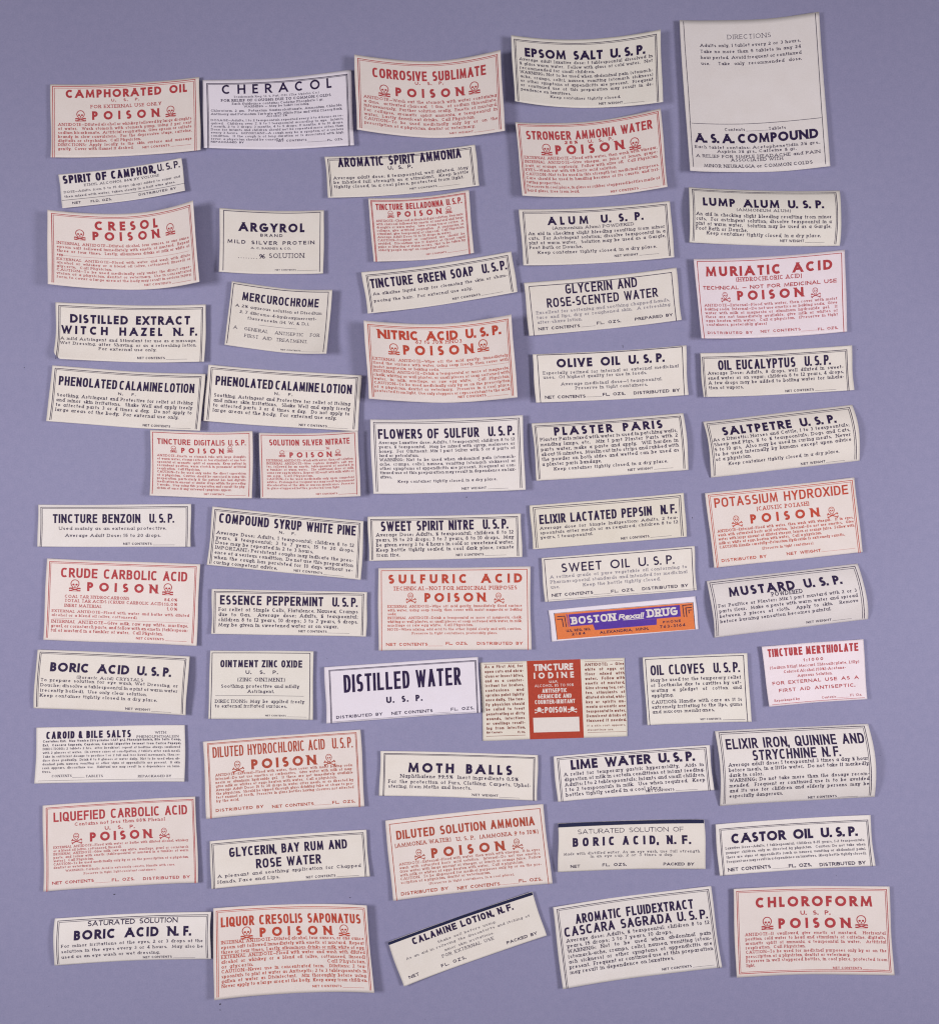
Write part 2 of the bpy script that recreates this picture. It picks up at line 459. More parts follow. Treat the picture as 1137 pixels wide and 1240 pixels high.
LABELS = [
{'cut': 0, 'c': [(-139.16, 141.95), (-89.71, 144.42), (-89.14, 119.9), (-138.83, 117.42)], 'w': 180.98, 'h': 88.52, 'hp': {'L': 1.7, 'R': 1.7, 'B': 0.5}, 'base': 0.0, 'ink': 'ink_red', 'paper': 'paper_blush', 'border': (2.6, 5.2, 2.6, 2.6), 'bot': 1, 'label': 'red printed cream label headed CAMPHORATED OIL, first in the top left row', 'items':[
('H', 'heading', 'F', 'CAMPHORATED OIL', 17.76, 165.36, 16.4, 9.94, {}),
('H', 'heading', 'E', 'U. S. P.', 71.88, 105.77, 21.6, 3.39, {}),
('H', 'fine_print', 'S', 'FOR EXTERNAL USE ONLY', 46.99, 132.89, 29.12, 4.06, {}),
('K', 1, 34.94, 37.96, 13.1),
('H', 'warning_word', 'F', 'POISON', 48.54, 130.27, 43.06, 10.39, {}),
('K', 1, 144.33, 37.68, 13.1),
('B', 'fine_print', [('ANTIDOTE—Diluted alcohol or whiskey followed by large draughts', 8.63, 170.19, 50.06, 0), ('of water. Wash stomach with stomach pump, using 2 per cent', 8.63, 170.19, 54.96, 0), ('sodium bicarbonate. Artificial respiration. Give epsom or sulfate', 8.63, 170.19, 59.88, 0), ('brandy in slow convulsions. For the depressive stage, caffeine,', 8.63, 170.19, 64.81, 0), ('digitalis or strychnine. Call Physician.', 8.63, 106.88, 69.76, 1), ('DIRECTIONS: Apply locally to the skin surface and massage', 8.63, 170.19, 74.73, 0), ('gently. Cover with flannel if desired.', 8.63, 97.73, 79.71, 1)], 3.47, {}),
('H', 'contents_line', 'N', 'NET CONTENTS', 109.16, 142.62, 80.45, 2.71, {}),
('R', 'contents_line', 144.01, 168.89, 80.68, 0.36),
]},
{'cut': 0, 'c': [(-136.75, 112.22), (-95.6, 117.44), (-94.15, 106.32), (-135.17, 100.84)], 'w': 150.14, 'h': 40.49, 'hp': {'L': 1.1, 'R': 1.9, 'B': 0.5}, 'base': 0.0, 'ink': 'ink_black', 'paper': 'paper_pale', 'border': None, 'bot': 0.97, 'label': 'small borderless white label headed SPIRIT OF CAMPHOR in bold black, tilted up', 'items':[
('H', 'heading', 'G', 'SPIRIT OF CAMPHOR,', 4.28, 116.15, 11.85, 9.94, {'w': 0.25}),
('H', 'heading', 'G', 'U. S. P.', 119.08, 146.97, 11.03, 8.58, {'w': 0.19}),
('H', 'fine_print', 'S', 'ETHYL ALCOHOL 86% BY VOLUME', 28.48, 120.17, 16.76, 2.94, {}),
('B', 'fine_print', [('DOSE—Adults from 5 to 15 drops (drop) added to sugar and', 3.88, 145.35, 22.89, 0), ('then mixed with water, taken slowly in a half wine glass.', 3.88, 138.78, 28.32, 1)], 2.71, {}),
('R', 'contents_line', 0.35, 151.0, 31.2, 0.5),
('H', 'contents_line', 'E', 'NET', 12.31, 22.23, 37.01, 2.94, {}),
('H', 'contents_line', 'E', 'FLD. OZS.', 33.96, 59.03, 37.22, 2.94, {}),
('H', 'contents_line', 'E', 'DISTRIBUTED BY', 92.19, 138.65, 36.38, 2.94, {}),
]},
{'cut': 0, 'c': [(-138.38, 98.55), (-90.11, 100.66), (-87.85, 73.99), (-138.04, 74.04)], 'w': 180.03, 'h': 94.32, 'hp': {'L': 6.0, 'R': 8.0, 'B': 0.5}, 'base': 0.0, 'ink': 'ink_red', 'paper': 'paper_blush', 'border': (4.6, 4.6, 4.2, 2.2), 'bot': 0.97, 'label': 'strongly curled red poison label headed CRESOL alone, left edge of the group', 'items':[
('H', 'heading', 'F', 'CRESOL', 50.86, 129.14, 20.75, 11.29, {}),
('H', 'warning_word', 'F', 'POISON', 48.15, 130.72, 33.49, 10.84, {}),
('K', 1, 34.08, 27.78, 13.1),
('K', 1, 145.68, 25.53, 13.55),
('B', 'fine_print', [('INTERNAL ANTIDOTE—Diluted alcohol, four ounces, or one ounce', 9.45, 170.38, 41.52, 0), ('epsom salt followed immediately with emetic of mustard. Repeat', 9.45, 170.38, 46.45, 0), ('three or four times. Lastly, albuminous drinks of milk or white of', 9.45, 170.38, 51.4, 0), ('egg.', 9.45, 16.02, 56.36, 1)], 3.37, {}),
('R', 'contents_line', 16.61, 169.02, 55.67, 0.27),
('B', 'fine_print', [('EXTERNAL ANTIDOTE—Flood with water and wash with dilute', 9.24, 170.29, 61.85, 0), ('alcohol or whiskey or a blend oil (olive, cottonseed, linseed) or', 9.24, 170.29, 66.41, 0), ('glycerin. Call Physician.', 9.24, 68.85, 70.99, 1), ('CAUTION—To be used medicinally only under the direct super-', 9.24, 170.29, 75.57, 0), ('vision of a physician, dentist or veterinary. Use in concentrated', 9.24, 170.29, 80.16, 0), ('form to cover a large area of the body may result in serious injury.', 9.24, 170.29, 84.76, 0)], 3.08, {}),
('H', 'contents_line', 'N', 'NET CONTENTS', 107.46, 141.93, 90.06, 2.48, {}),
('R', 'contents_line', 143.41, 169.27, 90.3, 0.36),
]},
{'cut': 0, 'c': [(-88.56, 143.21), (-39.32, 146.77), (-38.35, 121.44), (-88.02, 120.44)], 'w': 180.86, 'h': 86.84, 'hp': {'L': 2.0, 'R': 1.7, 'B': 0.5}, 'base': 0.0, 'ink': 'ink_black', 'paper': 'paper_white', 'border': (5, 5, 4.6, 1.6), 'bot': 1, 'label': 'bright white label in the top row reading FOR RELIEF OF COUGHS DUE TO COMMON COLDS', 'items':[
('H', 'heading', 'F', 'CHERACOL', 22.62, 156.15, 17.79, 11.45, {'sx': 1.12, 'w': 0.19}),
('H', 'fine_print', 'S', 'Trademark Reg. U. S. Pat. Off. (The Upjohn Co.)', 36.47, 140.3, 22.62, 2.4, {}),
('H', 'heading', 'S', 'FOR RELIEF OF COUGHS DUE TO COMMON COLDS', 21.48, 154.83, 27.35, 3.14, {'w': 0.2}),
('H', 'fine_print', 'S', 'Each fluidounce contains: Codeine Phosphate 1 gr.', 34.43, 145.63, 31.33, 2.77, {}),
('H', 'fine_print', 'S', 'WARNING — May be habit forming.', 48.56, 127.61, 34.83, 2.59, {}),
('B', 'fine_print', [('Chloroform, 2 gm. Potassium Guaiacolsulfonate, Ammonium Chloride,', 9.13, 168.28, 39.96, 0), ('Antimony and Potassium Tartrate with White Pine and Wild Cherry Bark.', 9.13, 168.28, 44.19, 0)], 2.77, {}),
('H', 'fine_print', 'S', 'Alcohol 3%', 75.44, 100.36, 46.93, 2.59, {}),
('B', 'fine_print', [('DOSAGE—Adults, 1 to 2 teaspoonfuls repeated every 3 to 4 hours as re-', 8.88, 168.75, 51.94, 0), ('quired. Children over 7, ½ to 1 teaspoonful according to age. Infants', 8.88, 168.75, 55.9, 0), ('1 month, 2 to 3 drops; 3 months, 4 to 5 drops; 9 months, 8 to 10 drops.', 8.88, 168.75, 59.87, 0), ('Dose for infants and children should not be repeated more often than', 8.88, 168.75, 63.85, 0), ('every 3 hours. IMPORTANT—A cough may be a symptom of a serious', 8.88, 168.75, 67.85, 0), ('condition. If the cough is of long duration or is associated with high', 8.88, 168.75, 71.86, 0), ('fever, a physician should be consulted.', 8.88, 95.51, 75.88, 1)], 2.59, {}),
('H', 'contents_line', 'E', 'REPACKAGED BY', 8.56, 47.28, 79.66, 2.4, {}),
('H', 'contents_line', 'E', 'NET CONTENTS', 87.12, 123.46, 77.92, 2.4, {}),
('R', 'contents_line', 123.79, 148.32, 79.52, 0.3),
('H', 'contents_line', 'E', 'FL. OZS.', 149.06, 167.79, 79.88, 2.4, {}),
]},
{'cut': 0, 'c': [(-37.86, 150.03), (10.2, 151.18), (11.57, 124.4), (-36.94, 125.12)], 'w': 177.97, 'h': 94.38, 'hp': {'L': 5.0, 'R': 5.5, 'B': 0.5}, 'base': 0.0, 'ink': 'ink_red', 'paper': 'paper_blush', 'border': (4, 4.4, 4.4, 2.2), 'bot': 0.97, 'label': 'strongly curled red poison label headed CORROSIVE SUBLIMATE, casting shadows at both sides', 'items':[
('H', 'heading', 'C', 'CORROSIVE SUBLIMATE', 20.67, 159.14, 24.66, 11.96, {}),
('H', 'heading', 'E', 'U. S. P.', 71.74, 106.66, 29.33, 3.87, {}),
('K', 1, 33.97, 39.76, 14.42),
('H', 'warning_word', 'F', 'POISON', 47.57, 131.51, 45.03, 10.91, {}),
('K', 1, 144.16, 37.53, 14.42),
('B', 'fine_print', [('ANTIDOTE—Wash out the stomach with water containing', 9.4, 170.34, 52.22, 0), ('a Gms. activated charcoal. 1 Gm. of sodium thiosulfate,', 9.4, 170.34, 57.6, 0), ('intravenously. Further solution orally. Emetic of mustard.', 9.4, 170.34, 63.01, 0), ('For collapse, aromatic spirit ammonia, a teaspoonful in', 9.4, 170.34, 68.44, 0), ('water. Lastly demulcent drinks. Call Physician.', 9.4, 142.87, 73.89, 1), ('CAUTION—To be used medicinally only by or on the', 9.4, 170.34, 79.36, 0), ('prescription of a physician, dentist or veterinary.', 9.4, 142.67, 84.84, 1)], 3.68, {}),
('H', 'contents_line', 'N', 'NET WEIGHT', 111.35, 140.28, 90.56, 2.29, {}),
('R', 'contents_line', 141.33, 165.7, 90.74, 0.28),
]},
{'cut': 0, 'c': [(-48.02, 117.81), (1.82, 121.72), (3.31, 107.91), (-46.74, 103.94)], 'w': 182.82, 'h': 49.94, 'hp': {'L': 1.9, 'R': 2.1, 'B': 0.5}, 'base': 0.0, 'ink': 'ink_black', 'paper': 'paper_cream', 'border': (3.4, 5.4, 3, 2), 'bot': 0.97, 'label': 'narrow cream label headed AROMATIC SPIRIT AMMONIA in black condensed capitals', 'items':[
('H', 'heading', 'C', 'AROMATIC SPIRIT AMMONIA', 15.13, 164.76, 13.18, 11.43, {}),
('H', 'heading', 'E', 'U. S. P.', 74.73, 104.4, 18.86, 4.4, {}),
('B', 'fine_print', [('Average adult dose: ½ teaspoonful, well diluted. May', 8.03, 171.49, 27.82, 0), ('be inhaled full strength as a stimulant. Keep bottle', 8.03, 171.49, 33.12, 0), ('tightly closed, in a cool place, protected from light.', 8.03, 165.04, 38.5, 1)], 3.75, {}),
('H', 'contents_line', 'N', 'NET CONTENTS', 98.78, 131.96, 44.95, 2.29, {}),
('R', 'contents_line', 133.0, 159.56, 45.13, 0.28),
]},
{'cut': 0, 'c': [(13.68, 156.82), (62.94, 158.69), (63.6, 134.53), (14.92, 134.78)], 'w': 180.01, 'h': 83.94, 'hp': {'L': 4.2, 'R': 4.2, 'B': 0.5}, 'base': 0.0, 'ink': 'ink_black', 'paper': 'paper_ivory', 'border': (3.6, 5, 4.6, 2), 'bot': 0.99, 'label': 'curled black printed label headed EPSOM SALT, topmost of its column', 'items':[
('H', 'heading', 'F', 'EPSOM SALT U. S. P.', 15.77, 161.34, 24.73, 11.13, {}),
('B', 'fine_print', [('Average adult laxative dose: 1 tablespoonful dissolved in', 8.7, 169.69, 30.09, 0), ('½ glass warm water. Follow with glass of cold water. Not', 8.7, 169.69, 35.49, 0), ('recommended for small children.', 8.7, 100.52, 40.89, 1), ('WARNING: Not to be used when abdominal pain (stomach-', 8.7, 169.69, 46.31, 0), ('ache, cramps, colic), nausea, vomiting (stomach sickness)', 8.7, 169.69, 51.77, 0), ('or other symptoms of appendicitis are present. Frequent', 8.7, 169.69, 57.27, 0), ('or continued use of this preparation may result in de-', 8.7, 169.69, 62.79, 0), ('pendence on laxatives.', 8.7, 70.36, 68.34, 1)], 3.71, {}),
('H', 'fine_print', 'S', 'Keep container tightly closed.', 44.93, 130.63, 73.6, 3.34, {}),
('H', 'contents_line', 'N', 'NET WEIGHT', 104.36, 133.08, 80.35, 2.78, {}),
('R', 'contents_line', 134.17, 158.48, 80.54, 0.3),
]},
{'cut': 0, 'c': [(15.08, 127.97), (62.98, 132.67), (65.21, 106.62), (17.42, 103.63)], 'w': 176.11, 'h': 92.14, 'hp': {'L': 4.5, 'R': 4.0, 'B': 0.5}, 'base': 0.0, 'ink': 'ink_red', 'paper': 'paper_blush', 'border': (3.2, 3.2, 2.8, 2), 'bot': 0.97, 'label': 'curled red poison label headed STRONGER AMMONIA WATER, dark shadow along its left edge', 'items':[
('H', 'heading', 'C', 'STRONGER AMMONIA WATER', 11.63, 164.82, 20.84, 10.76, {}),
('H', 'heading', 'E', '28%', 58.73, 74.9, 26.09, 4.08, {}),
('H', 'heading', 'E', 'U. S. P.', 87.75, 117.95, 26.24, 4.08, {}),
('K', 1, 35.42, 32.7, 14.1),
('H', 'warning_word', 'F', 'POISON', 46.29, 130.25, 38.84, 11.5, {}),
('K', 1, 143.03, 34.25, 14.1),
('B', 'fine_print', [('EXTERNAL ANTIDOTE—Flood with water, then wash with vinegar.', 7.06, 168.44, 44.98, 0), ('INTERNAL ANTIDOTE—Give vinegar, or juice of lemon, grape-', 7.06, 168.44, 50.09, 0), ('fruit, or orange, copiously. Follow with olive oil. Call Physician.', 7.06, 168.44, 55.24, 0), ('EYES—Wash out with 5% boric acid solution.', 7.06, 119.12, 60.4, 1), ('CAUTION—Not to be used in this strength for medicinal purposes.', 7.06, 168.44, 65.58, 0), ('Care should be used in handling because of its caustic and irri-', 7.06, 168.44, 70.78, 0), ('tating properties.', 7.06, 48.81, 76.0, 1), ('Preserve in cool place, in glass or rubber stoppered bottles made of', 7.06, 168.44, 81.23, 0), ('hard glass, free from lead.', 7.06, 71.02, 86.47, 1)], 3.52, {}),
('H', 'contents_line', 'N', 'NET CONTENTS', 109.3, 142.5, 89.42, 2.78, {}),
('R', 'contents_line', 143.57, 168.26, 89.61, 0.3),
]},
{'cut': 0, 'c': [(69.55, 162.94), (115.97, 165.74), (119.45, 114.26), (72.6, 112.1)], 'w': 169.37, 'h': 185.15, 'hp': {'L': 2.5, 'R': 2.0, 'B': 0.5, 'bl': 1.5}, 'base': 0.0, 'ink': 'ink_black', 'paper': 'paper_tan', 'border': None, 'bot': 0.97, 'label': 'largest label, tall and mostly blank, reading A. S. A. COMPOUND near its foot', 'items':[
('H', 'fine_print', 'S', 'DIRECTIONS', 58.45, 111.33, 22.79, 5.46, {'w': 0.1}),
('B', 'fine_print', [('Adults only, 1 tablet every 2 or 3 hours.', 23.84, 145.63, 32.13, 0), ('Take no more than 5 tablets in any 24', 23.84, 145.63, 39.41, 0), ('hour period. Avoid frequent or continued', 23.84, 145.63, 46.69, 0), ('use. Take only recommended dose.', 23.84, 145.63, 53.98, 0)], 3.84, {}),
('H', 'fine_print', 'S', 'Contents', 47.71, 72.71, 134.06, 3.64, {}),
('R', 'contents_line', 73.09, 100.81, 134.48, 0.32),
('H', 'fine_print', 'S', 'Tablets', 101.4, 121.64, 134.64, 3.64, {}),
('H', 'heading', 'F', 'A. S. A. COMPOUND', 10.07, 158.69, 149.32, 11.73, {}),
('H', 'fine_print', 'S', 'Each tablet contains: Acetophenetidin 2½ grs.,', 8.88, 160.1, 156.28, 3.64, {}),
('H', 'fine_print', 'S', 'Aspirin 3½ grs., Caffeine ½ gr.', 36.46, 132.1, 161.09, 3.64, {}),
('H', 'fine_print', 'S', 'A RELIEF FOR SIMPLE HEADACHE and PAIN', 9.41, 159.27, 167.56, 3.84, {}),
('H', 'fine_print', 'S', 'ASSOCIATED WITH', 52.73, 115.6, 171.77, 3.84, {}),
('H', 'fine_print', 'S', 'MINOR NEURALGIA or COMMON COLDS', 18.52, 149.54, 179.58, 4.05, {}),
('R', 'border_line', 6.65, 163.63, 125.64, 0.61),
('L', 'border_line', [(4.71, 2.17), (4.78, 34.46), (5.44, 89.18), (4.67, 180.53)], 0.61),
('L', 'border_line', [(164.68, 1.09), (164.28, 182.13)], 0.61),
]},
{'cut': 0, 'c': [(-33.65, 103.86), (-0.25, 106.51), (1.42, 85.35), (-31.73, 82.68)], 'w': 121.95, 'h': 76.92, 'hp': {'L': 2.2, 'R': 2.5, 'B': 0.5}, 'base': 0.0, 'ink': 'ink_red', 'paper': 'paper_blush', 'border': (3, 4.6, 3, 1.4), 'bot': 1, 'label': 'small red poison label headed TINCTURE BELLADONNA above a tilted black printed label', 'items':[
('H', 'heading', 'C', 'TINCTURE BELLADONNA U. S. P.', 8.15, 112.49, 14.24, 7.57, {}),
('K', 1, 25.24, 19.32, 8.31),
('H', 'warning_word', 'F', 'POISON', 33.16, 87.15, 23.38, 7.02, {}),
('K', 1, 95.86, 19.66, 8.31),
('B', 'fine_print', [('ANTIDOTE—Charcoal, activated (4 gm) solution. Evacuate', 7.42, 112.82, 28.61, 0), ('with charcoal followed by emetic of mustard and large', 7.42, 112.82, 32.53, 0), ('draughts of warm water. Give strong tea or coffee. A', 7.42, 112.82, 36.46, 0), ('collapse, give artificial respiration. A suspension or', 7.42, 112.82, 40.39, 0), ('stimulant, give teaspoonful of charcoal. Call Physician.', 7.42, 112.82, 44.34, 0), ('Average Adult Dose: 10 to 15 drops in water.', 7.42, 96.68, 48.3, 1), ('CAUTION—Frequent or continued use should be', 7.42, 112.82, 52.27, 0), ('avoided. Discontinue use if dryness of throat, rapid', 7.42, 112.82, 56.26, 0), ('pulse or blurring of vision occurs. Not to be taken by', 7.42, 112.82, 60.26, 0), ('elderly people except on competent advice.', 7.42, 92.57, 64.27, 1)], 2.8, {}),
('H', 'contents_line', 'N', 'NET CONTENTS', 64.25, 89.19, 71.3, 2.03, {}),
('R', 'contents_line', 90.3, 114.4, 71.49, 0.3),
]},
{'cut': 0, 'c': [(-35.79, 79.34), (13.93, 86.28), (15.93, 72.7), (-33.61, 65.47)], 'w': 183.02, 'h': 50.07, 'hp': {'L': 2.1, 'R': 2.1, 'B': 0.5}, 'base': 0.0, 'ink': 'ink_black', 'paper': 'paper_cream', 'border': (5, 5.4, 4, 2), 'bot': 0.97, 'label': 'steeply tilted narrow label headed TINCTURE GREEN SOAP, middle column', 'items':[
('H', 'heading', 'C', 'TINCTURE GREEN SOAP  U. S. P.', 8.17, 174.45, 20.49, 11.45, {}),
('B', 'fine_print', [('An alkaline liquid soap for cleansing the skin or sham-', 9.62, 173.77, 28.89, 0), ('pooing the hair. For external use only.', 9.62, 129.54, 37.27, 1)], 3.69, {}),
('H', 'contents_line', 'N', 'NET CONTENTS', 104.09, 138.27, 46.35, 2.77, {}),
('R', 'contents_line', 139.37, 165.53, 46.54, 0.3),
]},
{'cut': 0, 'c': [(-82.93, 100.89), (-48.26, 100.17), (-48.46, 79.0), (-83.03, 79.52)], 'w': 126.05, 'h': 76.86, 'hp': {'L': 1.5, 'R': 1.7, 'B': 0.5}, 'base': 0.0, 'ink': 'ink_black', 'paper': 'paper_cream', 'border': (4.6, 4.6, 2.6, 0), 'bot': 0.97, 'label': 'plain cream label reading MILD SILVER PROTEIN with a blank for percent solution', 'items':[
('H', 'heading', 'F', 'ARGYROL', 22.55, 102.09, 26.03, 10.91, {}),
('H', 'heading', 'E', 'BRAND', 48.16, 75.19, 31.52, 3.64, {}),
('H', 'heading', 'E', 'MILD SILVER PROTEIN', 9.29, 114.58, 40.97, 4.46, {}),
('H', 'fine_print', 'S', 'A. C. BARNES & CO.', 36.98, 85.41, 46.65, 2.48, {'w': 0.2}),
('H', 'fine_print', 'S', '........', 21.57, 44.84, 58.42, 3.64, {}),
('H', 'fine_print', 'S', '%', 46.97, 54.21, 58.08, 5.62, {}),
('H', 'fine_print', 'S', 'SOLUTION', 58.82, 101.93, 57.22, 5.95, {'w': 0.13}),
('H', 'contents_line', 'N', 'NET CONTENTS', 66.6, 92.27, 72.58, 1.82, {}),
('R', 'contents_line', 93.28, 118.84, 72.75, 0.26),
]},
{'cut': 0, 'c': [(-78.81, 76.44), (-45.32, 72.97), (-46.86, 51.26), (-81.09, 55.23)], 'w': 122.72, 'h': 77.43, 'hp': {'L': 2.0, 'R': 3.6, 'B': 0.5, 'br': 2.0}, 'base': 0.0, 'ink': 'ink_black', 'paper': 'paper_cream', 'border': (2.4, 4.4, 2.6, 0), 'bot': 0.97, 'label': 'tilted cream label reading A GENERAL ANTISEPTIC FOR FIRST AID TREATMENT in black', 'items':[
('H', 'heading', 'C', 'MERCUROCHROME', 13.83, 106.98, 20.83, 10.25, {}),
('H', 'fine_print', 'S', 'A 2% aqueous solution of Disodium', 7.24, 111.67, 29.37, 3.47, {}),
('H', 'fine_print', 'S', '2, 7 dibromo-4-hydroxymercuri-', 12.66, 105.34, 36.24, 3.47, {}),
('H', 'fine_print', 'S', 'fluorescein (H. W. & D.).', 22.5, 96.79, 42.62, 3.47, {}),
('R', 'fine_print', 36.14, 81.88, 47.58, 0.33),
('H', 'fine_print', 'S', 'A GENERAL ANTISEPTIC FOR', 7.66, 111.2, 56.22, 3.97, {'w': 0.13, 'ws': 1.6}),
('H', 'fine_print', 'S', 'FIRST AID TREATMENT.', 21.15, 97.26, 64.4, 3.97, {'w': 0.13, 'ws': 0.9}),
('H', 'contents_line', 'N', 'NET CONTENTS', 65.13, 89.93, 75.03, 1.82, {}),
('R', 'contents_line', 90.95, 114.08, 75.23, 0.26),
]},
{'cut': 0, 'c': [(16.4, 100.24), (66.54, 103.05), (67.87, 84.2), (17.91, 81.5)], 'w': 182.93, 'h': 68.13, 'hp': {'L': 2.0, 'R': 2.0, 'B': 0.5}, 'base': 0.0, 'ink': 'ink_black', 'paper': 'paper_cream', 'border': (4.4, 4.6, 3.4, 2), 'bot': 0.97, 'label': 'black printed label headed ALUM U. S. P. with POWDERED under the heading', 'items':[
('H', 'heading', 'F', 'ALUM U. S. P.', 34.03, 149.71, 19.36, 10.06, {}),
('H', 'fine_print', 'S', '(Ammonium Alum) POWDERED', 39.08, 138.21, 24.87, 3.68, {}),
('B', 'fine_print', [('An aid in checking slight bleeding resulting from minor', 9.18, 174.54, 31.26, 0), ('cuts. For Astringent solution; dissolve teaspoonful in a', 9.18, 174.54, 36.87, 0), ('pint of warm water. Solution may be used as a Gargle,', 9.18, 174.54, 42.51, 0), ('Foot Bath or Douche.', 9.18, 73.89, 48.19, 1)], 3.98, {}),
('H', 'fine_print', 'S', 'Keep container tightly closed, in a dry place.', 19.01, 163.29, 54.38, 3.87, {}),
('H', 'contents_line', 'N', 'NET WEIGHT', 111.76, 140.31, 61.7, 2.9, {}),
('R', 'contents_line', 141.45, 165.13, 61.9, 0.31),
]},
{'cut': 0, 'c': [(18.02, 76.06), (68.71, 81.05), (70.36, 63.53), (19.8, 58.33)], 'w': 185.43, 'h': 63.99, 'hp': {'L': 1.5, 'R': 1.5, 'B': 0.5}, 'base': 0.0, 'ink': 'ink_black', 'paper': 'paper_cream', 'border': (6, 6.4, 5, 0), 'bot': 1, 'label': 'label headed GLYCERIN AND ROSE-SCENTED WATER in thin capitals over pale grey print', 'items':[
('H', 'heading', 'C', 'GLYCERIN AND', 49.61, 137.03, 17.19, 11.61, {'w': 0.17}),
('H', 'heading', 'C', 'ROSE-SCENTED WATER', 25.55, 160.49, 31.92, 11.22, {'w': 0.17}),
('B', 'fine_print', [('Excellent for softening and soothing chapped hands,', 11.68, 173.79, 39.02, 0), ('face and lips, dry or roughened skin. A refreshing', 11.68, 173.79, 44.85, 0), ('after-shave lotion.', 11.68, 66.22, 50.71, 1)], 3.87, {'ink': 'ink_grey'}),
('H', 'contents_line', 'E', 'NET CONTENTS', 11.93, 62.98, 58.78, 3.68, {}),
('R', 'contents_line', 63.96, 81.62, 58.78, 0.23),
('H', 'contents_line', 'E', 'FL. OZS.', 83.7, 112.98, 57.69, 3.68, {}),
('H', 'contents_line', 'E', 'PREPARED BY', 130.05, 175.25, 57.84, 3.68, {}),
]},
{'cut': 0, 'c': [(72.68, 107.87), (122.84, 106.7), (122.84, 88.31), (72.89, 89.54)], 'w': 182.32, 'h': 66.85, 'hp': {'L': 1.5, 'R': 1.5, 'A': 1.9}, 'base': 0.0, 'ink': 'ink_black', 'paper': 'paper_ivory', 'border': (4.4, 4.6, 3, 2), 'bot': 0.97, 'label': 'black printed label headed LUMP ALUM U. S. P. with arched right edge', 'items':[
('H', 'heading', 'F', 'LUMP ALUM U. S. P.', 16.41, 162.0, 23.83, 10.64, {}),
('H', 'fine_print', 'S', '(AMMONIUM ALUM)', 57.5, 122.81, 28.6, 3.48, {}),
('B', 'fine_print', [('An aid in checking slight bleeding resulting from minor', 7.87, 170.75, 36.15, 0), ('cuts. For astringent solution; dissolve teaspoonful in a', 7.87, 170.75, 41.85, 0), ('pint of warm water. Solution may be used as a Gargle,', 7.87, 170.75, 47.39, 0), ('Foot Bath or Douche.', 7.87, 71.04, 52.81, 1)], 4.17, {}),
('H', 'fine_print', 'S', 'Keep container tightly closed, in a dry place.', 21.33, 159.25, 57.51, 3.87, {}),
('H', 'contents_line', 'N', 'NET WEIGHT', 111.3, 139.99, 62.82, 2.9, {}),
('R', 'contents_line', 141.15, 164.2, 62.99, 0.31),
]},
{'cut': 0, 'c': [(74.2, 83.53), (124.75, 86.98), (125.31, 59.64), (76.32, 56.69)], 'w': 179.7, 'h': 97.87, 'hp': {'L': 3.0, 'R': 1.5, 'B': 0.5, 'bl': 1.5}, 'base': 0.0, 'ink': 'ink_red', 'paper': 'paper_pink', 'border': (3.6, 4.2, 3.4, 0), 'bot': 1, 'label': 'bright pinkish red printed poison label headed MURIATIC ACID', 'items':[
('H', 'heading', 'F', 'MURIATIC ACID', 13.15, 164.61, 21.59, 12.0, {}),
('H', 'fine_print', 'S', '(HYDROCHLORIC ACID)', 50.3, 128.88, 28.35, 5.22, {}),
('H', 'fine_print', 'E', 'TECHNICAL — NOT FOR MEDICINAL USE', 8.25, 169.21, 37.68, 4.64, {'w': 0.2}),
('K', 2, 35.54, 46.63, 12.0),
('H', 'warning_word', 'F', 'POISON', 50.15, 130.13, 51.22, 11.61, {}),
('K', 2, 144.38, 47.49, 12.0),
('B', 'fine_print', [('ANTIDOTE—External—Flood with water, then cover with moist', 8.43, 169.26, 58.19, 0), ('baking soda. Internal—Do not use emetics or baking soda. Give', 8.43, 169.26, 62.92, 0), ('water with milk of magnesia or aluminum hydroxide gel. If', 8.43, 169.26, 67.68, 0), ('these are not immediately available, give milk or whites of', 8.43, 169.26, 72.46, 0), ('eggs beaten with water. Call a physician. (Preserve in tight', 8.43, 169.26, 77.26, 0), ('containers, preferably glass)', 8.43, 84.19, 82.08, 1)], 3.3, {}),
('H', 'contents_line', 'E', 'DISTRIBUTED BY', 8.61, 65.42, 92.58, 3.29, {}),
('H', 'contents_line', 'E', 'NET CONTENTS', 75.91, 124.7, 91.76, 3.29, {}),
('R', 'contents_line', 125.03, 144.71, 92.76, 0.23),
('H', 'contents_line', 'E', 'FL. OZS.', 145.24, 168.85, 93.54, 3.29, {}),
]},
{'cut': 0.045, 'c': [(-137.12, 69.42), (-87.35, 68.63), (-87.75, 49.51), (-137.16, 50.21)], 'w': 182.4, 'h': 68.66, 'hp': {'L': 2.0, 'R': 2.0, 'B': 0.5, 'bl': 1.8}, 'base': 0.0, 'ink': 'ink_black', 'paper': 'paper_cream', 'border': (3.4, 4, 3.6, 2), 'bot': 1, 'label': 'black printed label headed DISTILLED EXTRACT WITCH HAZEL with bent lower left corner', 'items':[
('H', 'heading', 'F', 'DISTILLED EXTRACT', 16.39, 162.67, 23.45, 10.45, {}),
('H', 'heading', 'F', 'WITCH HAZEL N. F.', 6.53, 171.65, 36.88, 10.06, {}),
('B', 'fine_print', [('A mild Astringent and Stimulant for use as a massage,', 5.97, 171.25, 44.35, 0), ('Wet Dressing, after Shaving, or as a refreshing lotion.', 5.97, 171.25, 49.9, 0)], 3.68, {}),
('H', 'fine_print', 'S', 'For external use only.', 51.16, 121.21, 55.22, 3.68, {}),
('H', 'contents_line', 'N', 'NET CONTENTS', 97.83, 132.23, 64.84, 2.9, {}),
('R', 'contents_line', 133.44, 160.49, 65.04, 0.31),
]},
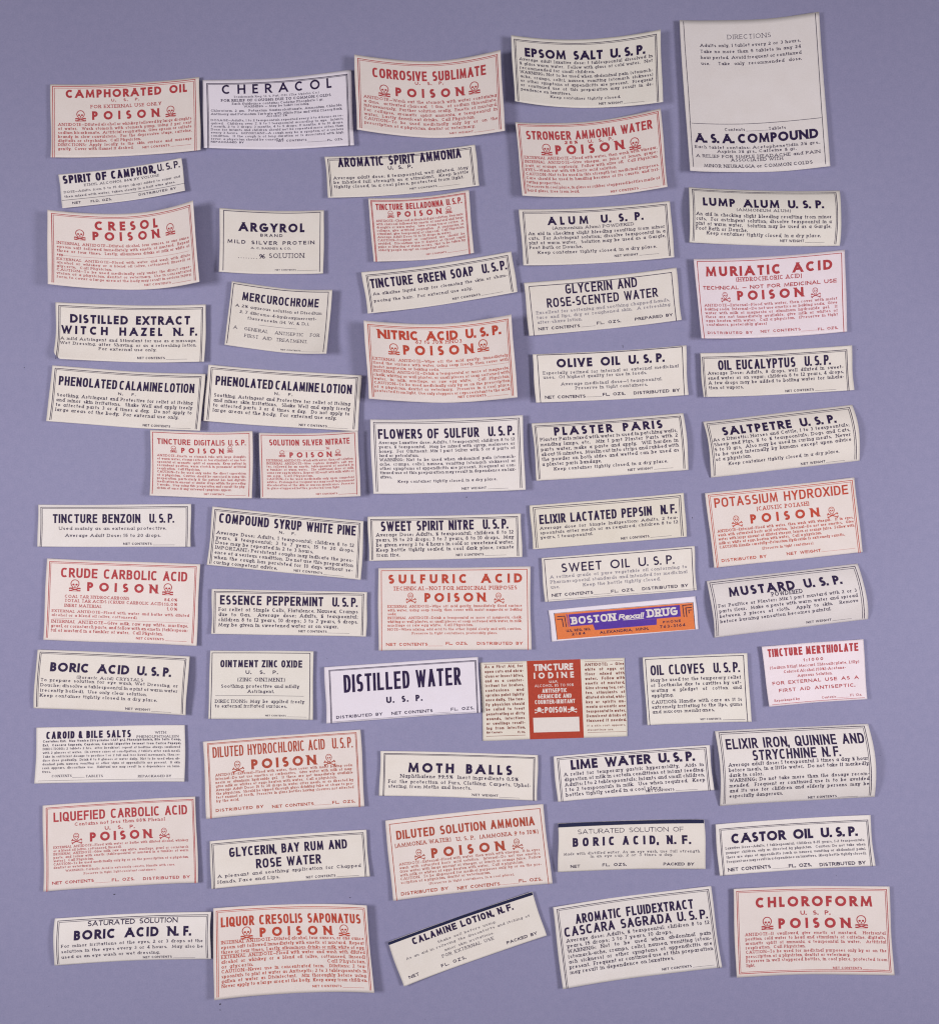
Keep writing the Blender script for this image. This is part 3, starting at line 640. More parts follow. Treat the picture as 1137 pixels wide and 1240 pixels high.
{'cut': 0, 'c': [(-138.6, 48.59), (-87.4, 45.36), (-89.01, 26.48), (-140.41, 30.0)], 'w': 186.0, 'h': 68.36, 'hp': {'L': 1.5, 'R': 2.8, 'B': 0.5}, 'base': 0.0, 'ink': 'ink_black', 'paper': 'paper_cream', 'border': (4, 4.6, 3.2, 2), 'bot': 0.97, 'label': 'left one of the two identical PHENOLATED CALAMINE LOTION labels, slanting down to the right', 'items':[
('H', 'heading', 'C', 'PHENOLATED CALAMINE LOTION', 9.53, 173.91, 23.19, 11.22, {'ws': 0.18}),
('H', 'heading', 'E', 'N. F.', 80.38, 101.67, 29.83, 3.29, {}),
('B', 'fine_print', [('Soothing, Astringent and Protective for relief of itching', 8.76, 173.14, 36.94, 0), ('and minor skin irritations. Shake Well and apply freely', 8.76, 173.14, 42.96, 0), ('to affected parts 3 or 4 times a day. Do not apply to', 8.76, 173.14, 49.0, 0), ('large areas of the body. For external use only.', 8.76, 157.25, 55.07, 1)], 4.21, {}),
('H', 'contents_line', 'N', 'NET CONTENTS', 113.98, 148.13, 65.96, 2.9, {}),
('R', 'contents_line', 149.31, 174.24, 66.16, 0.31),
]},
{'cut': 0, 'c': [(-86.68, 48.69), (-35.81, 45.22), (-36.95, 26.56), (-88.1, 29.93)], 'w': 186.58, 'h': 68.07, 'hp': {'L': 1.5, 'R': 1.5, 'B': 0.5}, 'base': 0.5, 'ink': 'ink_black', 'paper': 'paper_cream', 'border': (4, 4.6, 3.2, 2), 'bot': 0.97, 'label': 'right one of the two identical PHENOLATED CALAMINE LOTION labels, above two red labels', 'items':[
('H', 'heading', 'C', 'PHENOLATED CALAMINE LOTION', 10.26, 175.93, 23.53, 11.35, {'ws': 0.18}),
('H', 'heading', 'E', 'N. F.', 81.86, 103.77, 29.88, 3.4, {}),
('B', 'fine_print', [('Soothing, Astringent and Protective for relief of itching', 9.82, 174.89, 37.52, 0), ('and minor skin irritations. Shake Well and apply freely', 9.82, 174.89, 43.58, 0), ('to affected parts 3 or 4 times a day. Do not apply to', 9.82, 174.89, 49.66, 0), ('large areas of the body. For external use only.', 9.82, 159.25, 55.75, 1)], 4.3, {}),
('H', 'contents_line', 'N', 'NET CONTENTS', 114.27, 148.67, 65.67, 2.84, {}),
('R', 'contents_line', 149.69, 173.99, 65.87, 0.3),
]},
{'cut': 0, 'c': [(-105.73, 26.95), (-71.82, 26.48), (-71.69, 4.06), (-105.38, 5.07)], 'w': 123.78, 'h': 80.28, 'hp': {'L': 2.5, 'R': 2.5, 'B': 1.5}, 'base': 0.0, 'ink': 'ink_red', 'paper': 'paper_blush', 'border': (2.6, 4.2, 2.6, 0), 'bot': 0.97, 'label': 'small red poison label headed TINCTURE DIGITALIS with faint fine print', 'items':[
('H', 'heading', 'C', 'TINCTURE DIGITALIS U. S. P.', 7.74, 115.06, 16.6, 6.9, {'w': 0.19}),
('K', 1, 26.27, 22.07, 7.88),
('H', 'warning_word', 'F', 'POISON', 35.23, 87.03, 26.37, 6.4, {}),
('K', 1, 95.05, 20.76, 7.88),
('B', 'fine_print', [('ANTIDOTE—Emetic or stomach tube with large draughts', 7.53, 114.95, 31.45, 0), ('of warm water, strong coffee or tea stimulants of one tea-', 7.53, 114.95, 35.41, 0), ('spoonful of aromatic spirit of ammonia. Keep patient in', 7.53, 114.95, 39.37, 0), ('recumbent position, warm stretch in permanent artificial', 7.53, 114.95, 43.33, 0), ('respiration. Call Physician.', 7.53, 57.36, 47.32, 1), ('CAUTION—To be used only under the direct supervision', 7.53, 114.95, 51.32, 0), ('of a physician. Caution should be exercised in using this', 7.53, 114.95, 55.33, 0), ('preparation, particularly if the patient has had digitalis', 7.53, 114.95, 59.35, 0), ('medication in amount of similar drugs within the preceding', 7.53, 114.95, 63.38, 0), ('3 weeks. Stop using this preparation and consult the phy-', 7.53, 114.95, 67.42, 0), ('sician at once if any untoward symptoms appear.', 7.53, 97.31, 71.47, 1)], 2.8, {}),
('H', 'contents_line', 'N', 'NET CONTENTS', 63.19, 88.54, 76.77, 2.09, {}),
('R', 'contents_line', 90.09, 115.77, 77.03, 0.39),
]},
{'cut': 0, 'c': [(-69.77, 26.03), (-36.85, 26.57), (-35.92, 4.86), (-69.19, 4.23)], 'w': 120.21, 'h': 79.34, 'hp': {'L': 2.0, 'R': 3.5, 'B': 0.5}, 'base': 0.0, 'ink': 'ink_red', 'paper': 'paper_blush', 'border': (2.4, 4.2, 2.6, 0), 'bot': 0.97, 'label': 'small red poison label headed SOLUTION SILVER NITRATE touching the label above', 'items':[
('H', 'heading', 'C', 'SOLUTION SILVER NITRATE', 11.44, 109.3, 15.04, 7.39, {'w': 0.19}),
('R', 'fine_print', 24.4, 77.23, 21.57, 0.2),
('H', 'fine_print', 'S', '%', 79.29, 84.1, 20.58, 3.2, {}),
('K', 1, 26.23, 24.77, 7.88),
('H', 'warning_word', 'F', 'POISON', 35.01, 86.28, 29.69, 6.65, {}),
('K', 1, 94.08, 25.02, 7.88),
('B', 'fine_print', [('EXTERNAL ANTIDOTE—Wash with water, then salt solution.', 7.84, 113.07, 34.3, 0), ('INTERNAL ANTIDOTE—Give copious draughts salt wa-', 7.84, 113.07, 38.04, 0), ('ter, followed by an emetic, tablespoonful of mustard in', 7.84, 113.07, 41.79, 0), ('a tumbler of warm water. The additional dose of milk,', 7.84, 113.07, 45.55, 0), ('some raw egg in whites. Repeat till vomit with milk, white of', 7.84, 113.07, 49.3, 0), ('an egg. Call Physician.', 7.84, 62.38, 53.07, 1), ('CAUTION—To be used medicinally only upon competent', 7.84, 113.07, 56.83, 0), ('advice. Prolonged or frequent use may result in permanent', 7.84, 113.07, 60.6, 0), ('discoloration of the skin or mucous membranes. Preserve', 7.84, 113.07, 64.37, 0), ('in glass-stoppered bottles, protected from light.', 7.84, 94.51, 68.14, 1)], 2.66, {}),
('H', 'contents_line', 'N', 'NET CONTENTS', 65.5, 91.76, 75.54, 2.09, {}),
('R', 'contents_line', 93.27, 115.78, 75.79, 0.39),
]},
{'cut': 0, 'c': [(-34.52, 61.93), (13.69, 63.66), (15.59, 36.52), (-32.8, 36.27)], 'w': 179.17, 'h': 97.67, 'hp': {'L': 7.0, 'R': 7.5, 'B': 0.5}, 'base': 0.0, 'ink': 'ink_vermilion', 'paper': 'paper_blush', 'border': (4.4, 4.6, 4.4, 2.2), 'bot': 0.97, 'label': 'curled orange red poison label headed NITRIC ACID U. S. P. in the middle column', 'items':[
('H', 'heading', 'F', 'NITRIC ACID U. S. P.', 15.04, 165.12, 20.66, 11.61, {}),
('H', 'fine_print', 'S', '67 to 70% HNO3', 60.21, 117.14, 24.73, 4.45, {}),
('K', 1, 33.2, 32.68, 13.93),
('H', 'warning_word', 'F', 'POISON', 44.31, 130.75, 38.95, 12.0, {}),
('K', 1, 142.69, 30.89, 14.51),
('B', 'fine_print', [('EXTERNAL ANTIDOTE—Wipe off the acid gently; immediately', 7.54, 171.42, 47.9, 0), ('flood the surface with water, using soap freely, then cover with', 7.54, 171.42, 52.88, 0), ('moist magnesia, or baking soda.', 7.54, 86.48, 57.87, 1), ('INTERNAL ANTIDOTE—Drink a teaspoonful or more of magnesia,', 7.54, 171.42, 62.87, 0), ('chalk, whiting or wall plaster, or small pieces of soap softened with', 7.54, 171.42, 67.88, 0), ('water, in milk, mucilage, or raw egg white. Call Physician.', 7.54, 171.42, 72.9, 0), ('CAUTION—To be used medicinally only by or on the prescription', 7.54, 171.42, 77.92, 0), ('of a physician, dentist or veterinary. Preserve in a cool place,', 7.54, 171.42, 82.95, 0), ('protected from light. Use only stoppers or caps resistant to the acid.', 7.54, 171.42, 87.99, 0)], 3.43, {}),
('R', 'fine_print', 87.65, 171.26, 55.41, 0.23),
('H', 'contents_line', 'N', 'NET CONTENTS', 107.86, 142.22, 92.57, 2.9, {}),
('R', 'contents_line', 143.37, 168.76, 92.77, 0.31),
]},
{'cut': 0, 'c': [(-32.99, 30.4), (17.54, 31.83), (18.46, 7.05), (-31.88, 5.71)], 'w': 184.5, 'h': 90.26, 'hp': {'L': 2.5, 'R': 2.8, 'B': 0.5}, 'base': 0.0, 'ink': 'ink_black', 'paper': 'paper_pale', 'border': (4.2, 4.2, 3.4, 2.4), 'bot': 0.97, 'label': 'pale label headed FLOWERS OF SULFUR U. S. P. with nine lines of black print', 'items':[
('H', 'heading', 'C', 'FLOWERS OF SULFUR  U. S. P.', 8.87, 173.65, 23.6, 12.0, {}),
('B', 'fine_print', [('Average Laxative dose: Adults, 1 teaspoonful; children 8 to 12', 9.54, 173.98, 30.0, 0), ('years, ½ teaspoonful. May be mixed with syrup, molasses or', 9.54, 173.98, 35.21, 0), ('honey. For Ointment: Mix 1 part Sulfur with 5 or 6 parts of', 9.54, 173.98, 40.42, 0), ('lard or petrolatum.', 9.54, 56.68, 45.63, 1), ('WARNING: Not to be used when abdominal pain (stomach-', 9.54, 173.98, 50.85, 0), ('ache, cramps, colic), nausea, vomiting (stomach sickness) or', 9.54, 173.98, 56.07, 0), ('other symptoms of appendicitis are present. Frequent or con-', 9.54, 173.98, 61.3, 0), ('tinued use of this preparation may result in dependence on lax-', 9.54, 173.98, 66.54, 0), ('atives.', 9.54, 23.12, 71.78, 1)], 3.69, {}),
('H', 'fine_print', 'S', 'Keep container tightly closed, in a dry place.', 30.61, 150.71, 77.21, 3.48, {}),
('H', 'contents_line', 'N', 'NET WEIGHT', 107.65, 137.68, 87.18, 2.9, {}),
('R', 'contents_line', 138.84, 164.04, 87.38, 0.31),
]},
{'cut': 0, 'c': [(20.86, 52.23), (71.89, 55.2), (72.57, 38.62), (22.0, 36.09)], 'w': 185.34, 'h': 59.32, 'hp': {'L': 1.7, 'R': 1.5, 'B': 0.5}, 'base': 0.0, 'ink': 'ink_black', 'paper': 'paper_cream', 'border': (5.8, 4.6, 1.4, 0), 'bot': 1, 'label': 'narrow label headed OLIVE OIL U. S. P. with a DISTRIBUTED BY line at its foot', 'items':[
('H', 'heading', 'F', 'OLIVE OIL U. S. P.', 28.64, 158.97, 17.46, 10.84, {}),
('B', 'fine_print', [('Especially refined for internal or external medicinal', 11.5, 175.38, 25.3, 0), ('uses. Of highest quality for use in foods.', 11.5, 137.26, 30.56, 1)], 3.87, {'ink': 'ink_slate'}),
('H', 'fine_print', 'S', 'Average medicinal dose—1 teaspoonful.', 32.47, 155.05, 39.26, 3.87, {'ink': 'ink_slate'}),
('H', 'fine_print', 'S', 'Preserve in tight containers.', 49.74, 137.43, 44.81, 3.87, {'ink': 'ink_slate'}),
('H', 'contents_line', 'E', 'NET CONTENTS', 11.68, 61.36, 55.25, 3.87, {}),
('R', 'contents_line', 61.8, 81.41, 54.57, 0.31),
('H', 'contents_line', 'E', 'FL. OZS.', 82.41, 109.72, 54.28, 3.87, {}),
('H', 'contents_line', 'E', 'DISTRIBUTED BY', 119.99, 175.18, 54.55, 3.87, {}),
]},
{'cut': 0, 'c': [(20.71, 29.27), (71.09, 32.73), (72.79, 13.86), (22.31, 10.2)], 'w': 184.08, 'h': 69.34, 'hp': {'L': 1.5, 'R': 1.5, 'A': 1.2}, 'base': 0.0, 'ink': 'ink_black', 'paper': 'paper_cream', 'border': (3, 4.4, 3.4, 2), 'bot': 0.97, 'label': 'black printed label headed PLASTER PARIS, directly below the OLIVE OIL label', 'items':[
('H', 'heading', 'F', 'PLASTER PARIS', 25.89, 157.21, 16.8, 10.64, {}),
('B', 'fine_print', [('Plaster Paris mixed with water is used in patching walls,', 8.16, 173.7, 22.72, 0), ('mending lamps, etc. Mix 1 part Plaster Paris with 2', 8.16, 173.7, 28.76, 0), ('parts water, make a paste and apply. Will harden in', 8.16, 173.7, 34.75, 0), ('about 15 minutes. Muslin cut into strips and rubbed with', 8.16, 173.7, 40.7, 0), ('the powder on both sides and wetted can be used as', 8.16, 173.7, 46.62, 0), ('a plaster paris bandage.', 8.16, 80.42, 52.5, 1)], 4.26, {}),
('H', 'fine_print', 'S', 'Keep container tightly closed, in a dry place.', 22.21, 159.85, 58.59, 3.87, {}),
('H', 'contents_line', 'N', 'NET WEIGHT', 111.47, 141.54, 65.2, 2.9, {}),
('R', 'contents_line', 142.68, 165.81, 65.39, 0.31),
]},
{'cut': 0, 'c': [(76.37, 52.47), (126.96, 55.31), (127.56, 40.32), (77.42, 37.78)], 'w': 183.18, 'h': 53.82, 'hp': {'L': 2.2, 'R': 1.5, 'B': 0.5}, 'base': 0.0, 'ink': 'ink_black', 'paper': 'paper_cream', 'border': (2.6, 6, 5, 2), 'bot': 1, 'label': 'narrow black printed label headed OIL EUCALYPTUS U. S. P. in the right column', 'items':[
('H', 'heading', 'C', 'OIL EUCALYPTUS  U. S. P.', 21.42, 157.71, 21.2, 12.0, {}),
('B', 'fine_print', [('Average Dose: Adults, 8 drops, well diluted in sweet-', 8.04, 172.45, 26.75, 0), ('ened water or on sugar; children 8 to 12 years, 4 drops.', 8.04, 172.45, 32.61, 0), ('A few drops may be added to boiling water for inhala-', 8.04, 172.45, 38.5, 0), ('tion of vapors.', 8.04, 50.92, 44.43, 1)], 4.12, {}),
('H', 'contents_line', 'N', 'NET CONTENTS', 101.78, 135.95, 51.37, 2.9, {}),
('R', 'contents_line', 137.07, 162.42, 51.57, 0.31),
]},
{'cut': 0, 'c': [(77.86, 30.07), (127.55, 35.77), (130.05, 17.11), (80.52, 11.41)], 'w': 181.23, 'h': 68.37, 'hp': {'L': 0.4, 'R': 0.4, 'A': 2.4}, 'base': 0.0, 'ink': 'ink_black', 'paper': 'paper_cream', 'border': (3.4, 4.6, 3.4, 2.4), 'bot': 0.97, 'label': 'arched tilted label headed SALTPETRE U. S. P. in the right column', 'items':[
('H', 'heading', 'F', 'SALTPETRE U. S. P.', 19.43, 156.88, 20.66, 10.84, {}),
('B', 'fine_print', [('As a Diuretic: Horses and Cattle, 1 to 3 teaspoonfuls;', 6.86, 171.07, 26.61, 0), ('Sheep and Pigs, ½ to ¾ teaspoonfuls; Dogs and Cats,', 6.86, 171.07, 32.65, 0), ('5 to 10 grs. Also may be used in curing meats. Never', 6.86, 171.07, 38.59, 0), ('to be used internally by humans except upon advice', 6.86, 171.07, 44.45, 0), ('of a physician.', 6.86, 49.7, 50.25, 1)], 4.22, {}),
('H', 'fine_print', 'S', 'Keep container tightly closed, in a dry place.', 21.97, 156.03, 56.52, 3.87, {}),
('H', 'contents_line', 'N', 'NET WEIGHT', 109.64, 139.15, 65.95, 2.9, {}),
('R', 'contents_line', 140.32, 162.96, 66.13, 0.31),
]},
{'cut': 0, 'c': [(-143.35, 2.26), (-92.59, 2.58), (-92.58, -11.71), (-143.39, -11.71)], 'w': 184.93, 'h': 51.32, 'hp': {'L': 1.3, 'R': 1.3, 'B': 0.5}, 'base': 0.0, 'ink': 'ink_black', 'paper': 'paper_pale', 'border': (3.4, 4.2, 3, 2), 'bot': 1, 'label': 'flat narrow label headed TINCTURE BENZOIN U. S. P., left column', 'items':[
('H', 'heading', 'C', 'TINCTURE BENZOIN  U. S. P.', 17.23, 164.03, 22.35, 10.99, {}),
('H', 'fine_print', 'S', 'Used mainly as an external protective.', 24.55, 154.48, 30.58, 3.74, {}),
('H', 'fine_print', 'S', 'Average Adult Dose: 15 to 20 drops.', 32.29, 147.46, 39.3, 3.97, {}),
('H', 'contents_line', 'N', 'NET CONTENTS', 101.98, 137.06, 48.92, 2.81, {}),
('R', 'contents_line', 138.46, 165.21, 49.12, 0.37),
]},
{'cut': 0, 'c': [(-140.37, -15.67), (-89.46, -17.47), (-90.6, -44.61), (-141.44, -42.69)], 'w': 185.52, 'h': 98.77, 'hp': {'L': 1.5, 'R': 1.5, 'B': 0.5}, 'base': 0.0, 'ink': 'ink_red', 'paper': 'paper_blush', 'border': (3.6, 4.4, 3.4, 2), 'bot': 0.97, 'label': 'red poison label headed CRUDE CARBOLIC ACID with a percent table, left column', 'items':[
('H', 'heading', 'C', 'CRUDE CARBOLIC ACID', 17.25, 170.34, 21.86, 11.69, {}),
('K', 1, 34.17, 31.08, 14.03),
('H', 'warning_word', 'F', 'POISON', 48.61, 134.29, 37.59, 10.99, {}),
('K', 1, 146.74, 31.7, 14.03),
('H', 'fine_print', 'S', 'COAL TAR HYDROCARBONS', 22.72, 99.71, 46.56, 3.74, {}),
('H', 'fine_print', 'S', '84.0%', 143.05, 159.13, 46.37, 3.74, {}),
('H', 'fine_print', 'S', 'TOTAL TAR ACIDS (CRUDE CARBOLIC ACID)', 22.92, 141.6, 51.72, 3.74, {}),
('H', 'fine_print', 'S', '15.0%', 143.29, 159.37, 51.99, 3.74, {}),
('H', 'fine_print', 'S', 'INERT MATERIAL', 22.72, 66.74, 57.6, 3.74, {}),
('H', 'fine_print', 'S', '1.0%', 146.66, 159.63, 57.5, 3.74, {}),
('B', 'fine_print', [('EXTERNAL ANTIDOTE—Flood with water and bathe with diluted', 8.36, 174.41, 64.48, 0), ('alcohol or a blend oil (olive, cottonseed).', 8.36, 110.72, 69.41, 1)], 3.27, {}),
('R', 'fine_print', 9.64, 174.32, 71.94, 0.28),
('B', 'fine_print', [('INTERNAL ANTIDOTE—Give milk, raw egg white, mucilage,', 8.36, 174.14, 77.39, 0), ('gruel, or cornstarch paste, and follow with an emetic (tablespoon-', 8.36, 174.14, 82.78, 0), ('ful of mustard in a tumbler of water. Call Physician.', 8.36, 142.8, 88.18, 1)], 3.82, {}),
('H', 'contents_line', 'N', 'NET CONTENTS', 110.48, 144.83, 94.05, 2.81, {}),
('R', 'contents_line', 146.29, 173.2, 94.29, 0.37),
]},
{'cut': 0, 'c': [(-85.19, 1.58), (-35.03, -3.24), (-35.93, -22.75), (-86.93, -17.79)], 'w': 185.37, 'h': 71.04, 'hp': {'L': 1.9, 'R': 2.0, 'B': 0.5}, 'base': 0.0, 'ink': 'ink_black', 'paper': 'paper_cream', 'border': (3, 4.4, 3, 2), 'bot': 0.97, 'label': 'label headed COMPOUND SYRUP WHITE PINE slanting down to the right', 'items':[
('H', 'heading', 'C', 'COMPOUND SYRUP WHITE PINE', 8.84, 176.03, 18.55, 11.82, {}),
('H', 'heading', 'E', 'N. F.', 81.86, 102.07, 24.46, 3.32, {}),
('B', 'fine_print', [('Average Dose: Adults, 1 teaspoonful; children 8 to 12', 7.32, 174.65, 32.47, 0), ('years, ½ teaspoonful; 3 to 7 years, 15 to 20 drops.', 7.32, 174.65, 38.51, 0), ('Dose may be repeated in 2 to 3 hours.', 7.32, 125.0, 44.56, 1), ('IMPORTANT: Persistent coughs may indicate the pres-', 7.32, 174.65, 50.61, 0), ('ence of a serious condition. Do not use this preparation', 7.32, 174.65, 56.67, 0), ('when the cough has persisted for 10 days without se-', 7.32, 174.65, 62.72, 0), ('curing competent advice.', 7.32, 83.03, 68.78, 1)], 4.26, {}),
('H', 'contents_line', 'N', 'NET CONTENTS', 103.06, 137.94, 68.64, 2.77, {}),
('R', 'contents_line', 139.05, 164.12, 68.84, 0.3),
]},
{'cut': 0, 'c': [(-85.5, -25.77), (-33.91, -26.78), (-34.27, -41.58), (-85.67, -40.72)], 'w': 187.68, 'h': 54.22, 'hp': {'L': 1.5, 'R': 1.5, 'B': 0.5}, 'base': 0.0, 'ink': 'ink_black', 'paper': 'paper_cream', 'border': (2.8, 4.4, 2.6, 2), 'bot': 0.97, 'label': 'narrow label headed ESSENCE PEPPERMINT U. S. P. with four lines of print', 'items':[
('H', 'heading', 'C', 'ESSENCE PEPPERMINT  U. S. P.', 9.58, 175.98, 18.58, 11.45, {}),
('B', 'fine_print', [('For relief of Simple Colic, Flatulence, Nausea, Cramps', 8.23, 176.72, 26.34, 0), ('due to Gas. Average dose: Adults, ½ teaspoonful;', 8.23, 176.72, 32.54, 0), ('children 8 to 12 years, 10 drops; 3 to 7 years, 5 drops.', 8.23, 176.72, 38.74, 0), ('May be given in sweetened water or on sugar.', 8.23, 152.92, 44.93, 1)], 4.41, {}),
('H', 'contents_line', 'N', 'NET CONTENTS', 104.89, 139.45, 50.56, 2.77, {}),
('R', 'contents_line', 140.58, 167.16, 50.75, 0.3),
]},
{'cut': 0, 'c': [(-33.78, -1.74), (17.07, -0.68), (17.47, -15.16), (-33.31, -16.48)], 'w': 185.22, 'h': 53.14, 'hp': {'L': 1.5, 'R': 1.5, 'B': 0.5}, 'base': 0.0, 'ink': 'ink_black', 'paper': 'paper_cream', 'border': (3.4, 4.2, 3.4, 2), 'bot': 0.97, 'label': 'narrow label headed SWEET SPIRIT NITRE U. S. P. above a red poison label', 'items':[
('H', 'heading', 'C', 'SWEET SPIRIT NITRE  U. S. P.', 15.16, 169.31, 17.84, 12.0, {}),
('B', 'fine_print', [('Average Dose: Adults, ½ teaspoonful; children 8 to 12', 9.39, 175.51, 24.08, 0), ('years, 15 to 20 drops; 3 to 7 years, 8 to 10 drops. May', 9.39, 175.51, 30.18, 0), ('be given every 3 to 4 hours in cold or sweetened water.', 9.39, 175.51, 36.28, 0), ('Keep bottle tightly sealed, in cool dark place, remote', 9.39, 175.51, 42.4, 0), ('from fire.', 9.39, 37.04, 48.51, 1)], 4.36, {}),
('H', 'contents_line', 'N', 'NET CONTENTS', 105.31, 138.93, 49.77, 2.9, {}),
('R', 'contents_line', 140.09, 166.04, 49.96, 0.31),
]},
{'cut': 0, 'c': [(-30.35, -18.84), (20.16, -18.31), (20.5, -45.94), (-30.2, -46.2)], 'w': 184.31, 'h': 100.14, 'hp': {'L': 1.3, 'R': 1.3, 'B': 0.5}, 'base': 0.0, 'ink': 'ink_vermilion', 'paper': 'paper_blush', 'border': (3.8, 3.8, 3.2, 0), 'bot': 1, 'label': 'flat red poison label headed SULFURIC ACID with wide letterspacing', 'items':[
('H', 'heading', 'F', 'SULFURIC ACID', 12.02, 174.42, 19.15, 11.22, {}),
('H', 'fine_print', 'S', 'TECHNICAL—NOT FOR MEDICINAL PURPOSES', 18.14, 167.95, 27.37, 4.84, {}),
('K', 2, 39.34, 36.3, 12.58),
('H', 'warning_word', 'F', 'POISON', 55.77, 130.0, 41.88, 11.22, {}),
('K', 2, 146.15, 37.21, 12.58),
('B', 'fine_print', [('EXTERNAL ANTIDOTE—Wipe off acid gently; immediately flood surface', 11.27, 173.69, 48.34, 0), ('with water, using soap freely, then cover with moist magnesia or baking', 11.27, 173.69, 52.92, 0), ('soda.', 11.27, 21.43, 57.49, 1)], 3.23, {}),
('B', 'fine_print', [('INTERNAL ANTIDOTE—Drink a teaspoonful or more of magnesia, chalk,', 11.2, 173.51, 62.35, 0), ('whiting or wall plaster, or small pieces of soap softened with water, in milk,', 11.2, 173.51, 66.83, 0), ('mucilage or raw egg white. Call Physician.', 11.2, 114.36, 71.3, 1)], 3.16, {}),
('H', 'fine_print', 'S', 'NOTE—When mixing, add acid to the other liquid slowly and with caution.', 11.15, 172.75, 76.16, 2.9, {}),
('H', 'fine_print', 'S', 'Preserve in tight containers, preferably glass.', 40.42, 143.33, 81.06, 2.9, {}),
('H', 'contents_line', 'E', 'NET CONTENTS', 9.2, 59.3, 94.79, 3.68, {}),
('R', 'contents_line', 59.69, 77.69, 95.18, 0.23),
('H', 'contents_line', 'E', 'FL. OZS.', 81.18, 107.35, 93.96, 3.68, {}),
('H', 'contents_line', 'E', 'DISTRIBUTED BY', 118.98, 174.03, 94.16, 3.68, {}),
]},
{'cut': 0, 'c': [(20.0, 2.04), (71.28, 6.22), (72.15, -8.39), (21.11, -12.57)], 'w': 186.93, 'h': 53.18, 'hp': {'L': 1.3, 'R': 1.3, 'B': 0.5}, 'base': 0.0, 'ink': 'ink_black', 'paper': 'paper_straw', 'border': (4, 4.4, 3, 2.6), 'bot': 0.97, 'label': 'yellowish tan label headed ELIXIR LACTATED PEPSIN N. F.', 'items':[
('H', 'heading', 'C', 'ELIXIR LACTATED PEPSIN  N. F.', 10.37, 176.77, 23.73, 11.48, {}),
('B', 'fine_print', [('Average dose for Simple Indigestion: Adults, 2 tea-', 10.26, 177.72, 30.47, 0), ('spoonfuls after meals or as required; children 8 to 12', 10.26, 177.72, 36.03, 0), ('years, 1 teaspoonful.', 10.26, 74.11, 41.6, 1)], 3.76, {}),
('H', 'contents_line', 'N', 'NET CONTENTS', 107.76, 142.05, 50.13, 2.97, {}),
('R', 'contents_line', 143.22, 168.99, 50.33, 0.32),
]},
{'cut': 0, 'c': [(23.81, -15.42), (74.7, -11.45), (75.4, -26.14), (25.02, -30.05)], 'w': 184.99, 'h': 53.47, 'hp': {'L': 1.3, 'R': 1.3, 'B': 0.5}, 'base': 0.0, 'ink': 'ink_black', 'paper': 'paper_cream', 'border': (3.6, 3.4, 2.4, 0), 'bot': 1, 'label': 'label headed SWEET OIL U. S. P. with pale print and a bottom line', 'items':[
('H', 'heading', 'F', 'SWEET OIL U. S. P.', 23.37, 160.48, 19.43, 10.88, {'w': 0.17}),
('B', 'fine_print', [('A refined grade of pure vegetable oil conforming to', 8.84, 175.01, 25.9, 0), ('Pharmacopoeial standards and intended for medicinal', 8.84, 175.01, 32.06, 0), ('use.', 8.84, 19.44, 38.23, 1)], 3.96, {'ink': 'ink_grey'}),
('H', 'fine_print', 'S', 'Keep the bottle tightly closed.', 48.54, 142.29, 38.26, 3.96, {'ink': 'ink_grey'}),
('H', 'contents_line', 'E', 'NET CONTENTS', 9.12, 59.76, 48.2, 3.76, {}),
('R', 'contents_line', 60.07, 80.75, 49.31, 0.2),
('H', 'contents_line', 'E', 'FL. OZS.', 81.8, 109.78, 48.79, 3.76, {}),
('H', 'contents_line', 'E', 'DISTRIBUTED BY', 119.73, 174.98, 48.74, 3.76, {}),
('R', 'contents_line', 3.17, 184.53, 51.73, 0.2),
]},
{'cut': 0, 'c': [(26.33, -32.82), (75.31, -28.18), (76.4, -39.2), (27.59, -43.29)], 'w': 178.12, 'h': 39.22, 'hp': {'L': 0.3, 'R': 0.3}, 'base': 0.0, 'ink': 'ink_black', 'paper': 'paper_white', 'border': None, 'bot': 0.97, 'label': 'orange and purple drugstore label with white lettering, the only orange one', 'items':[
('Q', 'colour_panel', 'ink_orange', [(6.58, 4.92), (173.84, 7.18), (173.42, 38.64), (6.4, 37.32)], 0.025),
('Q', 'colour_panel', 'ink_purple', [(23.19, 7.52), (158.28, 8.5), (158.05, 22.34), (23.65, 22.58)], 0.035),
('Q', 'colour_panel', 'ink_purple', [(51.37, 22.25), (128.89, 22.55), (127.95, 29.56), (53.15, 29.46)], 0.037),
('L', 'border_line', [(6.28, 4.08), (6.35, 37.73)], 0.59, 'ink_black'),
('L', 'border_line', [(174.31, 6.45), (173.79, 38.87)], 0.59, 'ink_black'),
('L', 'border_line', [(6.24, 4.48), (174.29, 6.64)], 0.4, 'ink_black'),
('L', 'border_line', [(9.29, 9.05), (18.43, 9.1), (19.05, 22.77)], 0.99, 'ink_black'),
('L', 'border_line', [(8.91, 12.28), (15.06, 12.45), (15.69, 22.47)], 0.99, 'ink_black'),
('L', 'border_line', [(19.77, 7.81), (21.37, 7.76), (22.02, 22.84)], 0.79, 'ink_purple'),
('L', 'border_line', [(172.82, 9.42), (161.56, 9.38), (161.92, 23.26)], 0.99, 'ink_black'),
('L', 'border_line', [(172.51, 12.51), (164.98, 12.61), (165.25, 23.55)], 0.99, 'ink_black'),
('L', 'border_line', [(172.2, 15.59), (168.24, 15.63), (168.45, 19.35)], 0.99, 'ink_black'),
('H', 'heading', 'B', 'BOSTON', 26.29, 79.45, 20.39, 9.3, {'ink': 'print_white', 'z': 0.05, 'w': 0.23}),
('H', 'heading', 'I', 'Rexall', 82.91, 113.12, 19.67, 6.53, {'ink': 'print_white', 'z': 0.05, 'w': 0.22}),
('L', 'heading', [(88.4, 20.36), (113.61, 20.61)], 0.69, 'print_white'),
